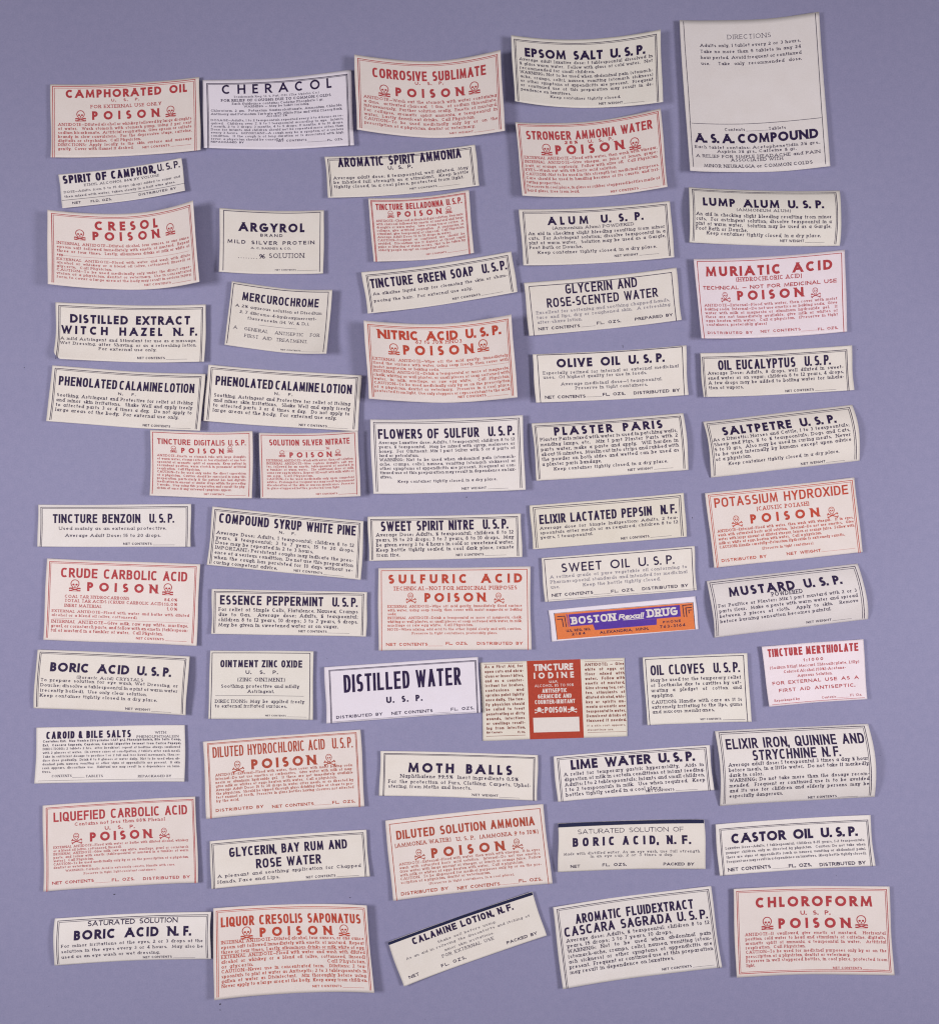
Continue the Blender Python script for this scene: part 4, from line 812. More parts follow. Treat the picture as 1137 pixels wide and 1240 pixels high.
('H', 'heading', 'B', 'DRUG', 118.24, 154.72, 20.03, 9.7, {'ink': 'print_white', 'z': 0.05, 'w': 0.23}),
('H', 'fine_print', 'E', 'U.S. REG. NO.', 18.5, 47.59, 29.23, 3.36, {}),
('H', 'fine_print', 'E', '2184', 24.75, 40.89, 33.84, 3.36, {}),
('H', 'fine_print', 'E', 'ALEXANDRIA, MINN.', 58.73, 118.06, 34.77, 3.36, {}),
('H', 'fine_print', 'E', 'PHONE', 135.99, 157.4, 28.67, 2.97, {'w': 0.24}),
('H', 'fine_print', 'E', '763-3164', 131.63, 162.38, 34.2, 3.56, {}),
]},
{'cut': 0, 'c': [(78.28, 6.13), (127.86, 11.28), (130.42, -13.56), (81.18, -18.71)], 'w': 181.02, 'h': 90.98, 'hp': {'L': 1.5, 'R': 1.5, 'B': 0.5}, 'base': 0.0, 'ink': 'ink_vermilion', 'paper': 'paper_blush', 'border': (3.6, 3, 3, 2.4), 'bot': 1, 'label': 'tilted red poison label headed POTASSIUM HYDROXIDE, right column', 'items':[
('H', 'heading', 'C', 'POTASSIUM HYDROXIDE', 9.69, 172.04, 19.01, 11.61, {'w': 0.17}),
('H', 'fine_print', 'S', '(CAUSTIC POTASH)', 60.95, 124.7, 27.67, 5.22, {}),
('K', 2, 34.82, 37.4, 13.54),
('H', 'warning_word', 'F', 'POISON', 51.74, 135.6, 42.38, 11.22, {}),
('K', 2, 150.82, 38.79, 13.54),
('B', 'fine_print', [('ANTIDOTE—External—Flood with water, then wash with vinegar. If in eyes,', 9.68, 174.63, 49.2, 0), ('wash with saturated boric acid solution. Internal—Do not use emetics. Give', 9.68, 174.63, 54.07, 0), ('water with large amount of diluted vinegar, lemon or orange juice. Follow with', 9.68, 174.63, 58.95, 0), ('milk or white of eggs beaten with water. Call a physician.', 9.68, 135.55, 63.83, 1), ('CAUTION: Handle carefully—Potassium Hydroxide is extremely caustic.', 9.68, 162.54, 68.71, 1)], 3.43, {'w': 0.17}),
('H', 'fine_print', 'S', '(Preserve in tight containers)', 62.22, 124.2, 75.14, 3.29, {}),
('H', 'contents_line', 'E', 'DISTRIBUTED BY', 10.0, 65.84, 85.34, 3.68, {}),
('H', 'contents_line', 'E', 'NET WEIGHT', 90.91, 132.16, 85.15, 3.68, {}),
('R', 'contents_line', 132.52, 172.93, 85.27, 0.27),
]},
{'cut': 0, 'c': [(78.97, -23.07), (129.3, -17.31), (132.76, -35.86), (81.58, -41.99)], 'w': 185.46, 'h': 68.92, 'hp': {'L': 0.4, 'R': 0.4, 'A': 2.5}, 'base': 0.0, 'ink': 'ink_black', 'paper': 'paper_tan', 'border': (3, 4.4, 2.8, 2.8), 'bot': 0.97, 'label': 'arched label headed MUSTARD U. S. P. with double black border, right column', 'items':[
('H', 'heading', 'F', 'MUSTARD U. S. P.', 23.11, 160.23, 22.19, 11.22, {}),
('H', 'fine_print', 'S', 'POWDERED', 73.74, 111.17, 27.49, 5.22, {}),
('B', 'fine_print', [('For Poultice or Plaster: Mix 1 part mustard with 2 or 3', 8.1, 175.04, 33.59, 0), ('parts flour. Make a paste with warm water and spread', 8.1, 175.04, 39.83, 0), ('between 2 pieces of cloth. Apply to skin. Remove', 8.1, 175.04, 46.07, 0), ('before burning sensation becomes painful.', 8.1, 141.83, 52.33, 1)], 4.06, {}),
('H', 'contents_line', 'N', 'NET WEIGHT', 111.72, 141.55, 65.24, 2.9, {}),
('R', 'contents_line', 142.7, 165.9, 65.43, 0.31),
]},
{'cut': 0, 'c': [(-143.45, -45.88), (-92.63, -48.22), (-93.96, -67.73), (-144.78, -65.4)], 'w': 184.03, 'h': 71.27, 'hp': {'L': 1.3, 'R': 2.4, 'A': 0.8}, 'base': 0.0, 'ink': 'ink_black', 'paper': 'paper_cream', 'border': (3.2, 4.2, 3, 2), 'bot': 0.97, 'label': 'label headed BORIC ACID U. S. P. with CRYSTALS under the heading', 'items':[
('H', 'heading', 'F', 'BORIC ACID U. S. P.', 16.71, 162.55, 25.75, 11.22, {}),
('H', 'fine_print', 'S', '(Boracic Acid) CRYSTALS', 48.77, 128.67, 33.13, 3.68, {}),
('B', 'fine_print', [('To prepare solution for eye wash, Wet Dressing, or', 7.01, 172.49, 37.97, 0), ('Douche; dissolve a tablespoonful in a pint of warm water', 7.01, 172.49, 44.25, 0), ('(recently boiled). Use only clear solution.', 7.01, 134.26, 50.54, 1), ('Keep container tightly closed in a dry place.', 7.01, 147.47, 56.86, 1)], 3.87, {}),
('H', 'contents_line', 'N', 'NET WEIGHT', 108.58, 139.43, 68.59, 2.9, {}),
('R', 'contents_line', 140.63, 165.45, 68.78, 0.31),
]},
{'cut': 0, 'c': [(-143.91, -71.96), (-94.6, -71.0), (-94.56, -89.8), (-144.38, -90.49)], 'w': 180.46, 'h': 68.23, 'hp': {'L': 1.1, 'R': 1.1, 'B': 0.5}, 'base': 0.0, 'ink': 'ink_black', 'paper': 'paper_pale', 'border': None, 'bot': 0.97, 'label': 'borderless pale label for bile salts packed with small black print', 'items':[
('H', 'heading', 'G', 'CAROID & BILE SALTS', 11.64, 113.52, 14.24, 9.09, {'w': 0.235, 'tr': 0.22}),
('H', 'fine_print', 'S', 'WITH', 143.3, 156.98, 10.24, 3.1, {}),
('H', 'fine_print', 'S', 'PHENOLPHTHALEIN', 120.61, 172.48, 15.0, 2.9, {}),
('B', 'fine_print', [('Contains: Ext. Nux Vomica (Strychnine 1-127 gr.), Phenolphthalein, Bile Salts Comp.,', 7.96, 175.45, 18.44, 0), ('Ext. Cascara Sagrada, Capsicum, Caroid (digestive ferment from Carica Papaya).', 7.96, 175.45, 23.14, 0)], 2.9, {'st': 'N'}),
('B', 'fine_print', [('DIRECTIONS: 2 tablets 2 hrs. after breakfast, repeat at bedtime always swallowed', 8.18, 174.45, 27.65, 0), ('with 2 glasses of water. (In severe cases of constipation, 2 tablets after each meal).', 8.18, 174.45, 32.32, 0), ('Take in sufficient dosage to produce 1 or 2 full and free bowel movements, then re-', 8.18, 174.45, 36.98, 0), ('duce dose gradually. Drink 6 to 8 glasses of water daily. Not to be used when ab-', 8.18, 174.45, 41.64, 0), ('dominal pain, nausea, vomiting or other signs of appendicitis are present. If skin', 8.18, 174.45, 46.28, 0), ('rash appears, discontinue use. Habitual use may result in a dependence on laxa-', 8.18, 174.45, 50.91, 0), ('tives.', 8.18, 17.96, 55.53, 1)], 2.71, {}),
('H', 'contents_line', 'S', 'CONTENTS', 19.56, 43.14, 61.04, 2.9, {}),
('R', 'contents_line', 43.75, 58.58, 61.81, 0.31),
('H', 'contents_line', 'S', 'TABLETS', 59.92, 80.41, 61.96, 2.9, {}),
('H', 'contents_line', 'S', 'REPACKAGED BY', 123.16, 163.58, 62.85, 2.9, {}),
('R', 'contents_line', 3.52, 179.79, 65.05, 0.35),
]},
{'cut': 0, 'c': [(-86.19, -46.31), (-51.88, -46.46), (-52.06, -69.24), (-86.67, -68.94)], 'w': 125.5, 'h': 82.85, 'hp': {'L': 1.3, 'R': 1.3, 'B': 0.5}, 'base': 0.0, 'ink': 'ink_black', 'paper': 'paper_ivory', 'border': (2.6, 4, 2.6, 0), 'bot': 1, 'label': 'small label headed OINTMENT ZINC OXIDE with a rule across its middle', 'items':[
('H', 'heading', 'G', 'OINTMENT ZINC OXIDE', 12.5, 111.79, 20.18, 8.9, {'w': 0.215}),
('H', 'heading', 'E', 'U. S. P.', 42.79, 81.96, 28.19, 4.45, {}),
('H', 'fine_print', 'S', '(ZINC OINTMENT)', 33.39, 90.56, 37.36, 4.64, {}),
('H', 'fine_print', 'S', 'Soothing, protective and mildly', 13.89, 108.23, 45.01, 4.08, {}),
('H', 'fine_print', 'S', 'Astringent.', 45.59, 77.58, 51.34, 4.08, {}),
('R', 'fine_print', 7.45, 114.04, 54.69, 0.41),
('B', 'fine_print', [('DIRECTIONS: May be applied freely', 7.35, 114.75, 63.43, 0), ('to external irritated surfaces.', 7.35, 93.54, 69.18, 1)], 4.08, {}),
('H', 'contents_line', 'N', 'NET CONTENTS', 67.6, 92.85, 79.62, 2.04, {}),
('R', 'contents_line', 93.98, 118.27, 79.8, 0.3),
]},
{'cut': 0, 'c': [(-48.18, -51.8), (2.86, -48.34), (3.65, -66.76), (-47.42, -70.44)], 'w': 186.59, 'h': 67.78, 'hp': {'L': 1.3, 'R': 1.5, 'B': 0.5}, 'base': 0.35, 'ink': 'ink_black', 'paper': 'paper_white', 'border': (5.6, 3, 4, 1.4), 'bot': 1, 'label': 'bright white label with large tall heading DISTILLED WATER', 'items':[
('H', 'heading', 'G', 'DISTILLED WATER', 22.3, 164.62, 32.6, 21.67, {'w': 0.155}),
('H', 'heading', 'F', 'U. S. P.', 72.96, 116.78, 48.97, 7.74, {'sx': 1.1}),
('H', 'contents_line', 'E', 'DISTRIBUTED BY', 12.01, 67.6, 63.2, 3.68, {}),
('H', 'contents_line', 'E', 'NET CONTENTS', 78.65, 128.88, 63.5, 3.68, {}),
('R', 'contents_line', 129.22, 150.24, 64.9, 0.23),
('H', 'contents_line', 'E', 'FL. OZS.', 150.88, 179.04, 63.41, 3.68, {}),
('R', 'contents_line', 6.74, 180.26, 66.41, 0.23),
]},
{'cut': 0, 'c': [(-88.59, -76.54), (-36.23, -72.61), (-34.8, -98.0), (-87.33, -102.07)], 'w': 191.54, 'h': 93.15, 'hp': {'L': 1.3, 'R': 1.3, 'B': 0.5}, 'base': 0.0, 'ink': 'ink_russet', 'paper': 'paper_blush', 'border': (5.2, 5.4, 3, 1.6), 'bot': 1, 'label': 'russet printed poison label headed DILUTED HYDROCHLORIC ACID in thin tall capitals', 'items':[
('H', 'heading', 'C', 'DILUTED HYDROCHLORIC ACID  U. S. P.', 10.85, 180.94, 20.85, 12.99, {'w': 0.13}),
('K', 2, 40.3, 33.83, 14.47),
('H', 'warning_word', 'F', 'POISON', 56.3, 135.33, 38.72, 12.24, {}),
('K', 2, 151.41, 33.86, 14.47),
('B', 'fine_print', [('ANTIDOTE—External—Flood with water, then cover with moist baking soda.', 12.85, 179.29, 43.55, 0), ('Internal—Do not use emetics or carbonates. Give water with milk of mag-', 12.85, 179.29, 48.05, 0), ('nesia or aluminum hydroxide gel. If these are not immediately available', 12.85, 179.29, 52.54, 0), ('give milk or whites of eggs beaten with water. Call a physician.', 12.85, 159.18, 57.02, 1), ('Average Adult Dose: 15 to 30 drops in water after meals, or as directed by', 12.85, 179.29, 61.49, 0), ('the physician. Should be sipped through glass drinking tube or straw to pro-', 12.85, 179.29, 65.96, 0), ('tect enamel of teeth. Preserve in glass bottles having closures not affected', 12.85, 179.29, 70.42, 0), ('by the acid.', 12.85, 39.53, 74.87, 1)], 3.18, {'w': 0.17}),
('H', 'contents_line', 'E', 'DISTRIBUTED BY', 11.66, 68.41, 86.36, 3.71, {}),
('H', 'contents_line', 'E', 'NET CONTENTS', 79.12, 129.9, 87.62, 3.71, {}),
('R', 'contents_line', 130.46, 151.09, 87.76, 0.26),
('H', 'contents_line', 'E', 'FL. OZS.', 152.41, 180.18, 87.75, 3.71, {}),
]},
{'cut': 0, 'c': [(-29.57, -79.63), (22.75, -81.06), (22.45, -96.12), (-29.95, -94.42)], 'w': 190.77, 'h': 54.68, 'hp': {'L': 1.3, 'R': 1.3, 'B': 0.5}, 'base': 0.0, 'ink': 'ink_black', 'paper': 'paper_cream', 'border': (4.6, 3.8, 3, 1.6), 'bot': 1, 'label': 'flat label headed MOTH BALLS with wide letterspacing', 'items':[
('H', 'heading', 'F', 'MOTH BALLS', 33.81, 160.0, 25.74, 12.0, {}),
('H', 'fine_print', 'S', 'Naphthalene 99.5%  Inert ingredients 0.5%', 24.71, 167.68, 32.38, 4.45, {}),
('B', 'fine_print', [('For the protection of Furs, Clothing, Carpets, Uphol-', 10.63, 182.86, 39.06, 0), ('stering, from Moths and Insects.', 10.63, 110.54, 44.87, 1)], 4.26, {}),
('H', 'contents_line', 'N', 'NET WEIGHT', 112.09, 143.5, 52.28, 2.9, {}),
('R', 'contents_line', 144.64, 169.76, 52.48, 0.31),
]},
{'cut': 0, 'c': [(3.61, -50.28), (51.72, -48.68), (52.68, -74.92), (4.52, -76.41)], 'w': 174.72, 'h': 95.06, 'hp': {'L': 0.3, 'R': 0.3}, 'base': 0.0, 'ink': 'ink_brown', 'paper': 'paper_straw', 'border': None, 'bot': 0.97, 'label': 'label with a solid red centre panel headed TINCTURE IODINE between two text columns', 'items':[
('Q', 'colour_panel', 'ink_brick', [(56.22, 0.04), (121.16, 0.04), (121.99, 95.19), (56.74, 95.2)], 0.025),
('Q', 'blank_box', 'print_white', [(61.54, 69.18), (117.11, 69.58), (117.25, 87.2), (61.68, 87.03)], 0.05),
('H', 'heading', 'F', 'TINCTURE', 64.51, 112.0, 12.47, 8.13, {'ink': 'print_white', 'z': 0.05, 'w': 0.24}),
('H', 'heading', 'F', 'IODINE', 64.18, 112.63, 21.96, 7.35, {'ink': 'print_white', 'z': 0.05, 'w': 0.24}),
('H', 'heading', 'N', 'U.S.P.', 82.4, 92.67, 27.41, 2.71, {'ink': 'print_white', 'z': 0.05}),
('H', 'fine_print', 'N', 'ALCOHOL 85 TO 90%', 64.78, 111.87, 32.26, 3.29, {'ink': 'print_white', 'z': 0.05, 'w': 0.13}),
('H', 'fine_print', 'G', 'ANTISEPTIC', 73.64, 103.68, 39.33, 5.03, {'ink': 'print_white', 'z': 0.05}),
('H', 'fine_print', 'G', 'GERMICIDE AND', 68.17, 108.86, 46.13, 5.03, {'ink': 'print_white', 'z': 0.05}),
('H', 'fine_print', 'G', 'COUNTER-IRRITANT', 64.44, 112.88, 52.8, 5.03, {'ink': 'print_white', 'z': 0.05}),
('H', 'warning_word', 'G', 'POISON', 75.88, 102.42, 63.64, 6.97, {'ink': 'print_white', 'z': 0.05}),
('K', 3, 69.23, 59.93, 7.35),
('K', 3, 109.31, 60.43, 7.35),
('R', 'border_line', 4.37, 51.29, 2.48, 0.39),
('R', 'border_line', 4.05, 51.51, 89.77, 0.5),
('R', 'border_line', 125.88, 172.28, 3.26, 0.39),
('R', 'border_line', 126.66, 173.39, 89.03, 0.39),
('B', 'fine_print', [('As a First Aid, for', 4.98, 51.51, 7.35, 0), ('open cuts and abra-', 4.98, 51.51, 13.08, 0), ('sions or insect bites,', 4.98, 51.51, 18.81, 0), ('and as a counter-', 4.98, 51.51, 24.54, 0), ('irritant for bruises,', 4.98, 51.51, 30.27, 0), ('contusions and', 4.98, 51.51, 36.0, 0), ('sprains paint lightly', 4.98, 51.51, 41.73, 0), ('once daily. The fam-', 4.98, 51.51, 47.46, 0), ('ily physician should', 4.98, 51.51, 53.19, 0), ('be called to treat', 4.98, 51.51, 58.93, 0), ('penetrating or dirty', 4.98, 51.51, 64.66, 0), ('wounds, infections', 4.98, 51.51, 70.39, 0), ('or swellings result-', 4.98, 51.51, 76.12, 0), ('ing from infection.', 4.98, 51.51, 81.85, 0)], 3.68, {'st': 'N', 'w': 0.21}),
('H', 'contents_line', 'N', 'Net Contents', 4.75, 23.53, 86.5, 2.71, {}),
('H', 'contents_line', 'N', 'Fl. Oz.', 42.49, 51.21, 87.18, 2.71, {}),
('B', 'fine_print', [('ANTIDOTE: — Give', 126.08, 173.63, 8.68, 0), ('white of eggs or', 126.08, 173.63, 14.33, 0), ('flour mixed with', 126.08, 173.63, 19.98, 0), ('water. Follow with', 126.08, 173.63, 25.62, 0), ('emetic of mustard.', 126.08, 173.63, 31.27, 0), ('Give strong tea, cof-', 126.08, 173.63, 36.91, 0), ('fee, stimulants of', 126.08, 173.63, 42.56, 0), ('diluted alcohol, whis-', 126.08, 173.63, 48.21, 0), ('key or spirits am-', 126.08, 173.63, 53.85, 0), ('monia aromatic one', 126.08, 173.63, 59.5, 0), ('teaspoonful in water.', 126.08, 173.63, 65.14, 0), ('Demulcent drinks of', 126.08, 173.63, 70.79, 0), ('flaxseed if needed.', 126.08, 173.63, 76.43, 0)], 3.68, {'st': 'N', 'w': 0.21}),
('B', 'fine_print', [('If a skin rash appears,', 126.53, 172.88, 82.06, 0), ('discontinue use.', 126.53, 158.22, 87.09, 1)], 2.52, {'st': 'N', 'w': 0.15}),
]},
{'cut': 0, 'c': [(57.52, -48.54), (92.22, -47.09), (93.53, -69.86), (59.02, -71.02)], 'w': 126.21, 'h': 82.77, 'hp': {'L': 1.5, 'R': 1.5, 'B': 0.5}, 'base': 0.0, 'ink': 'ink_black', 'paper': 'paper_ivory', 'border': (3, 4.6, 2.6, 0), 'bot': 1, 'label': 'small label headed OIL CLOVES U. S. P. with single border and a CAUTION paragraph', 'items':[
('H', 'heading', 'C', 'OIL CLOVES  U. S. P.', 8.5, 116.34, 22.57, 12.4, {'w': 0.18}),
('B', 'fine_print', [('May be used for the temporary relief', 7.96, 117.16, 30.55, 0), ('of Toothache due to cavities by sat-', 7.96, 117.16, 36.78, 0), ('urating a pledget of cotton and', 7.96, 117.16, 43.0, 0), ('applying.', 7.96, 34.59, 49.22, 1)], 4.22, {}),
('B', 'fine_print', [('CAUTION: Handle with care as it is', 7.44, 116.84, 57.45, 0), ('extremely irritating to the lips, gums', 7.44, 116.84, 63.29, 0), ('and mucous membranes.', 7.44, 83.74, 69.13, 1)], 4.22, {}),
('H', 'contents_line', 'N', 'NET CONTENTS', 65.83, 90.77, 79.53, 2.37, {}),
('R', 'contents_line', 92.31, 119.07, 79.79, 0.42),
]},
{'cut': 0, 'c': [(96.95, -44.91), (130.93, -42.46), (132.03, -62.35), (99.33, -64.85)], 'w': 121.32, 'h': 73.06, 'hp': {'L': 1.7, 'R': 1.3, 'B': 0.5}, 'base': 0.0, 'ink': 'ink_red', 'paper': 'paper_pink', 'border': None, 'bot': 0.97, 'label': 'borderless pinkish white label reading FOR EXTERNAL USE AS A FIRST AID ANTISEPTIC', 'items':[
('H', 'heading', 'G', 'TINCTURE MERTHIOLATE', 6.54, 114.91, 13.81, 10.03, {'w': 0.215}),
('H', 'heading', 'E', '1:1000', 49.6, 73.25, 22.04, 3.69, {}),
('H', 'fine_print', 'S', '(Sodium Ethyl Mercuri Thiosalicylate, Lilly)', 7.25, 114.85, 28.48, 3.43, {}),
('H', 'fine_print', 'S', 'Colored Alcohol (50%)-Acetone-', 23.94, 99.34, 34.39, 3.43, {}),
('H', 'fine_print', 'S', 'Aqueous Solution.', 40.54, 82.74, 40.27, 3.43, {}),
('H', 'fine_print', 'E', 'FOR EXTERNAL USE AS A', 7.89, 113.17, 47.91, 4.22, {'w': 0.2}),
('H', 'fine_print', 'E', 'FIRST AID ANTISEPTIC.', 15.05, 108.41, 57.01, 4.22, {'w': 0.2}),
('H', 'contents_line', 'S', 'Repackaged by', 7.59, 39.74, 67.96, 2.9, {}),
('H', 'contents_line', 'S', 'Contents', 67.61, 84.8, 68.92, 2.9, {}),
('R', 'contents_line', 85.31, 100.41, 69.11, 0.26),
('H', 'contents_line', 'S', 'Fl. Oz.', 101.77, 115.11, 68.37, 2.9, {}),
('R', 'contents_line', 3.72, 118.19, 71.04, 0.53),
]},
{'cut': 0, 'c': [(27.8, -81.53), (79.7, -77.68), (81.06, -92.57), (29.25, -96.48)], 'w': 189.56, 'h': 54.93, 'hp': {'L': 1.3, 'R': 1.5, 'B': 0.5}, 'base': 0.0, 'ink': 'ink_black', 'paper': 'paper_pale', 'border': (4.8, 4.6, 2.6, 2.2), 'bot': 1, 'label': 'narrow label headed LIME WATER U. S. P. in bold black', 'items':[
('H', 'heading', 'F', 'LIME WATER U. S. P.', 20.2, 170.48, 18.0, 12.0, {}),
('B', 'fine_print', [('A relief for temporary gastric hyperacidity. Aids in', 10.9, 180.32, 25.01, 0), ('digestion of milk in certain conditions of infant feeding.', 10.9, 180.32, 31.25, 0), ('Adults: 1 to 2 tablespoonfuls; Infants and small children,', 10.9, 180.32, 37.47, 0), ('1 to 2 teaspoonfuls in milk. Use when required. Keep', 10.9, 180.32, 43.65, 0), ('bottles tightly sealed in a cool place.', 10.9, 128.39, 49.8, 1)], 4.4, {}),
('H', 'contents_line', 'N', 'NET CONTENTS', 108.53, 142.55, 52.53, 2.9, {}),
('R', 'contents_line', 143.83, 170.83, 52.73, 0.31),
]},
{'cut': 0, 'c': [(81.86, -73.12), (132.63, -70.7), (134.85, -95.01), (83.58, -98.09)], 'w': 186.46, 'h': 89.8, 'hp': {'L': 0.4, 'R': 1.1, 'A': 3.0}, 'base': 0.0, 'ink': 'ink_black', 'paper': 'paper_pale', 'border': (4, 5.6, 2.2, 2.4), 'bot': 0.97, 'label': 'arched label headed ELIXIR IRON, QUININE AND STRYCHNINE, right column', 'items':[
('H', 'heading', 'C', 'ELIXIR IRON, QUININE AND', 10.31, 177.23, 21.89, 12.14, {'w': 0.18}),
('H', 'heading', 'C', 'STRYCHNINE N. F.', 40.78, 147.0, 36.16, 12.14, {'w': 0.18}),
('B', 'fine_print', [('Average adult dose: 1 teaspoonful 3 times a day ½ hour', 10.76, 178.29, 42.02, 0), ('before meals, in a little water. Do not take if markedly', 10.76, 178.29, 48.15, 0), ('dark in color.', 10.76, 52.01, 54.36, 1), ('WARNING: Do not take more than the dosage recom-', 10.76, 178.29, 60.64, 0), ('mended. Frequent or continued use is to be avoided', 10.76, 178.29, 67.02, 0), ('and its use for children and elderly persons may be', 10.76, 178.29, 73.49, 0), ('especially dangerous.', 10.76, 75.26, 80.07, 1)], 4.43, {}),
('H', 'contents_line', 'N', 'NET CONTENTS', 106.52, 140.81, 87.4, 3.03, {}),
('R', 'contents_line', 141.97, 165.97, 87.6, 0.32),
]},
{'cut': 0, 'c': [(-141.77, -97.84), (-91.04, -94.78), (-90.0, -123.33), (-141.39, -126.31)], 'w': 186.07, 'h': 104.32, 'hp': {'L': 1.3, 'R': 1.5, 'B': 0.5}, 'base': 0.0, 'ink': 'ink_red', 'paper': 'paper_blush', 'border': (4, 2.8, 3.2, 1.8), 'bot': 1, 'label': 'red poison label headed LIQUEFIED CARBOLIC ACID at the lower left', 'items':[
('H', 'heading', 'C', 'LIQUEFIED CARBOLIC ACID', 12.49, 175.27, 21.05, 11.61, {'w': 0.18}),
('H', 'fine_print', 'S', 'Contains not less than 88% Phenol', 37.37, 147.11, 27.42, 4.06, {}),
('H', 'heading', 'E', 'U. S. P.', 73.24, 109.67, 34.8, 4.45, {}),
('K', 2, 39.38, 42.6, 13.16),
('H', 'warning_word', 'F', 'POISON', 55.1, 130.4, 48.02, 11.22, {}),
('K', 2, 146.02, 42.66, 13.16),
('B', 'fine_print', [('EXTERNAL ANTIDOTE—Flood with water or bathe with diluted alcohol, whiskey', 11.85, 174.9, 53.57, 0), ('or a blend oil (olive, cottonseed, linseed).', 11.85, 92.85, 57.66, 1), ('INTERNAL ANTIDOTE—Give milk, raw egg white, mucilage, gruel or cornstarch', 11.85, 174.9, 61.74, 0), ('paste, and follow with emetic (tablespoonful of mustard in a tumbler of warm', 11.85, 174.9, 65.81, 0), ('water). Call Physician.', 11.85, 59.16, 69.88, 1), ('CAUTION—To be used medicinally only by or on the prescription of a physician,', 11.85, 174.9, 73.95, 0), ('dentist or veterinary.', 11.85, 56.61, 78.0, 1)], 2.88, {}),
('H', 'fine_print', 'S', 'WARNING: Carbolic Acid is extremely caustic. Handle with care.', 25.76, 157.82, 82.37, 2.52, {}),
('H', 'fine_print', 'S', 'Preserve in tight, light-resistant containers.', 47.46, 134.64, 87.27, 2.52, {}),
('H', 'contents_line', 'E', 'NET CONTENTS', 10.12, 59.42, 96.92, 3.68, {}),
('R', 'contents_line', 59.8, 79.47, 98.33, 0.23),
('H', 'contents_line', 'E', 'FL. OZS.', 80.81, 108.08, 97.99, 3.68, {}),
('H', 'contents_line', 'E', 'DISTRIBUTED BY', 118.61, 175.89, 98.52, 3.68, {}),
]},
{'cut': 0, 'c': [(-86.41, -109.73), (-34.37, -105.87), (-33.16, -121.29), (-85.7, -125.44)], 'w': 190.99, 'h': 57.25, 'hp': {'L': 1.3, 'R': 1.3, 'B': 0.5}, 'base': 0.0, 'ink': 'ink_black', 'paper': 'paper_cream', 'border': (2.8, 3.8, 3.4, 2), 'bot': 1, 'label': 'label headed GLYCERIN, BAY RUM AND ROSE WATER in black', 'items':[
('H', 'heading', 'C', 'GLYCERIN, BAY RUM AND', 22.82, 166.33, 21.51, 11.53, {}),
('H', 'heading', 'C', 'ROSE WATER', 54.3, 133.32, 37.86, 11.53, {}),
('B', 'fine_print', [('A pleasant and soothing application for Chapped', 8.04, 181.21, 45.16, 0), ('Hands, Face and Lips.', 8.04, 81.95, 51.93, 1)], 3.98, {}),
('H', 'contents_line', 'N', 'NET CONTENTS', 113.95, 149.86, 54.85, 2.94, {}),
('R', 'contents_line', 151.18, 178.45, 55.05, 0.34),
]},
{'cut': 0, 'c': [(-84.81, -131.58), (-34.01, -130.37), (-31.5, -159.07), (-84.4, -161.77)], 'w': 189.71, 'h': 108.73, 'hp': {'L': 3.0, 'R': 3.6, 'B': 0.5}, 'base': 0.0, 'ink': 'ink_vermilion', 'paper': 'paper_blush', 'border': (3.8, 3, 3.4, 2.2), 'bot': 0.97, 'label': 'curled red poison label headed LIQUOR CRESOLIS SAPONATUS in the bottom row', 'items':[
('H', 'heading', 'C', 'LIQUOR CRESOLIS SAPONATUS', 8.97, 180.7, 23.33, 11.95, {}),
('K', 1, 39.25, 32.1, 15.1),
('H', 'warning_word', 'F', 'POISON', 54.8, 143.67, 38.48, 11.53, {}),
('K', 1, 158.88, 32.21, 14.26),
('B', 'fine_print', [('INTERNAL ANTIDOTE—Diluted alcohol, four ounces, or one ounce', 9.04, 182.68, 43.65, 0), ('epsom salt followed immediately with emetic of mustard. Repeat', 9.04, 182.68, 49.46, 0), ('three or four times. Lastly, albuminous drinks or milk, white of egg.', 9.04, 182.68, 55.26, 0), ('EXTERNAL ANTIDOTE—Flood with water and wash with diluted', 9.04, 182.68, 61.05, 0), ('alcohol or whiskey or a blend oil (olive, cottonseed, linseed)', 9.04, 182.68, 66.82, 0), ('or~glycerin. Call~Physician.', 9.04, 182.68, 72.58, 0), ('CAUTION—Never use in concentrated form. Dilutions: 2 tea-', 9.04, 182.68, 78.33, 0), ('spoonfuls to pint of water as Antiseptic; 2 to 3 tablespoonfuls in', 9.04, 182.68, 84.05, 0), ('gallon of water as Disinfectant. Mix thoroughly before using.', 9.04, 182.68, 89.77, 0), ('Never apply to a large area of the body. Keep away from children.', 9.04, 182.68, 95.47, 0)], 4.17, {}),
('R', 'fine_print', 8.43, 181.18, 56.44, 0.25),
('H', 'contents_line', 'N', 'NET CONTENTS', 115.74, 151.15, 102.72, 2.94, {}),
('R', 'contents_line', 152.41, 178.59, 102.93, 0.34),
]},
{'cut': 0, 'c': [(-28.06, -102.85), (24.43, -97.34), (27.46, -123.6), (-25.41, -129.39)], 'w': 192.97, 'h': 97.13, 'hp': {'L': 1.3, 'R': 1.3, 'B': 0.5}, 'base': 0.0, 'ink': 'ink_russet', 'paper': 'paper_blush', 'border': (4.8, 4.4, 5, 0), 'bot': 1, 'label': 'russet poison label headed DILUTED SOLUTION AMMONIA with thin single border', 'items':[
('H', 'heading', 'C', 'DILUTED SOLUTION AMMONIA', 11.7, 180.2, 24.82, 10.98, {}),
('H', 'fine_print', 'S', '(AMMONIA WATER)', 8.85, 76.89, 34.24, 5.07, {}),
('H', 'fine_print', 'S', 'U. S. P.', 83.63, 106.05, 35.03, 5.07, {}),
('H', 'fine_print', 'S', '(AMMONIA 9 to 10%)', 112.02, 183.28, 35.06, 5.07, {}),
('K', 2, 37.18, 45.43, 13.09),
('H', 'warning_word', 'F', 'POISON', 51.59, 140.85, 52.07, 12.03, {}),
('K', 2, 156.46, 45.41, 13.09),
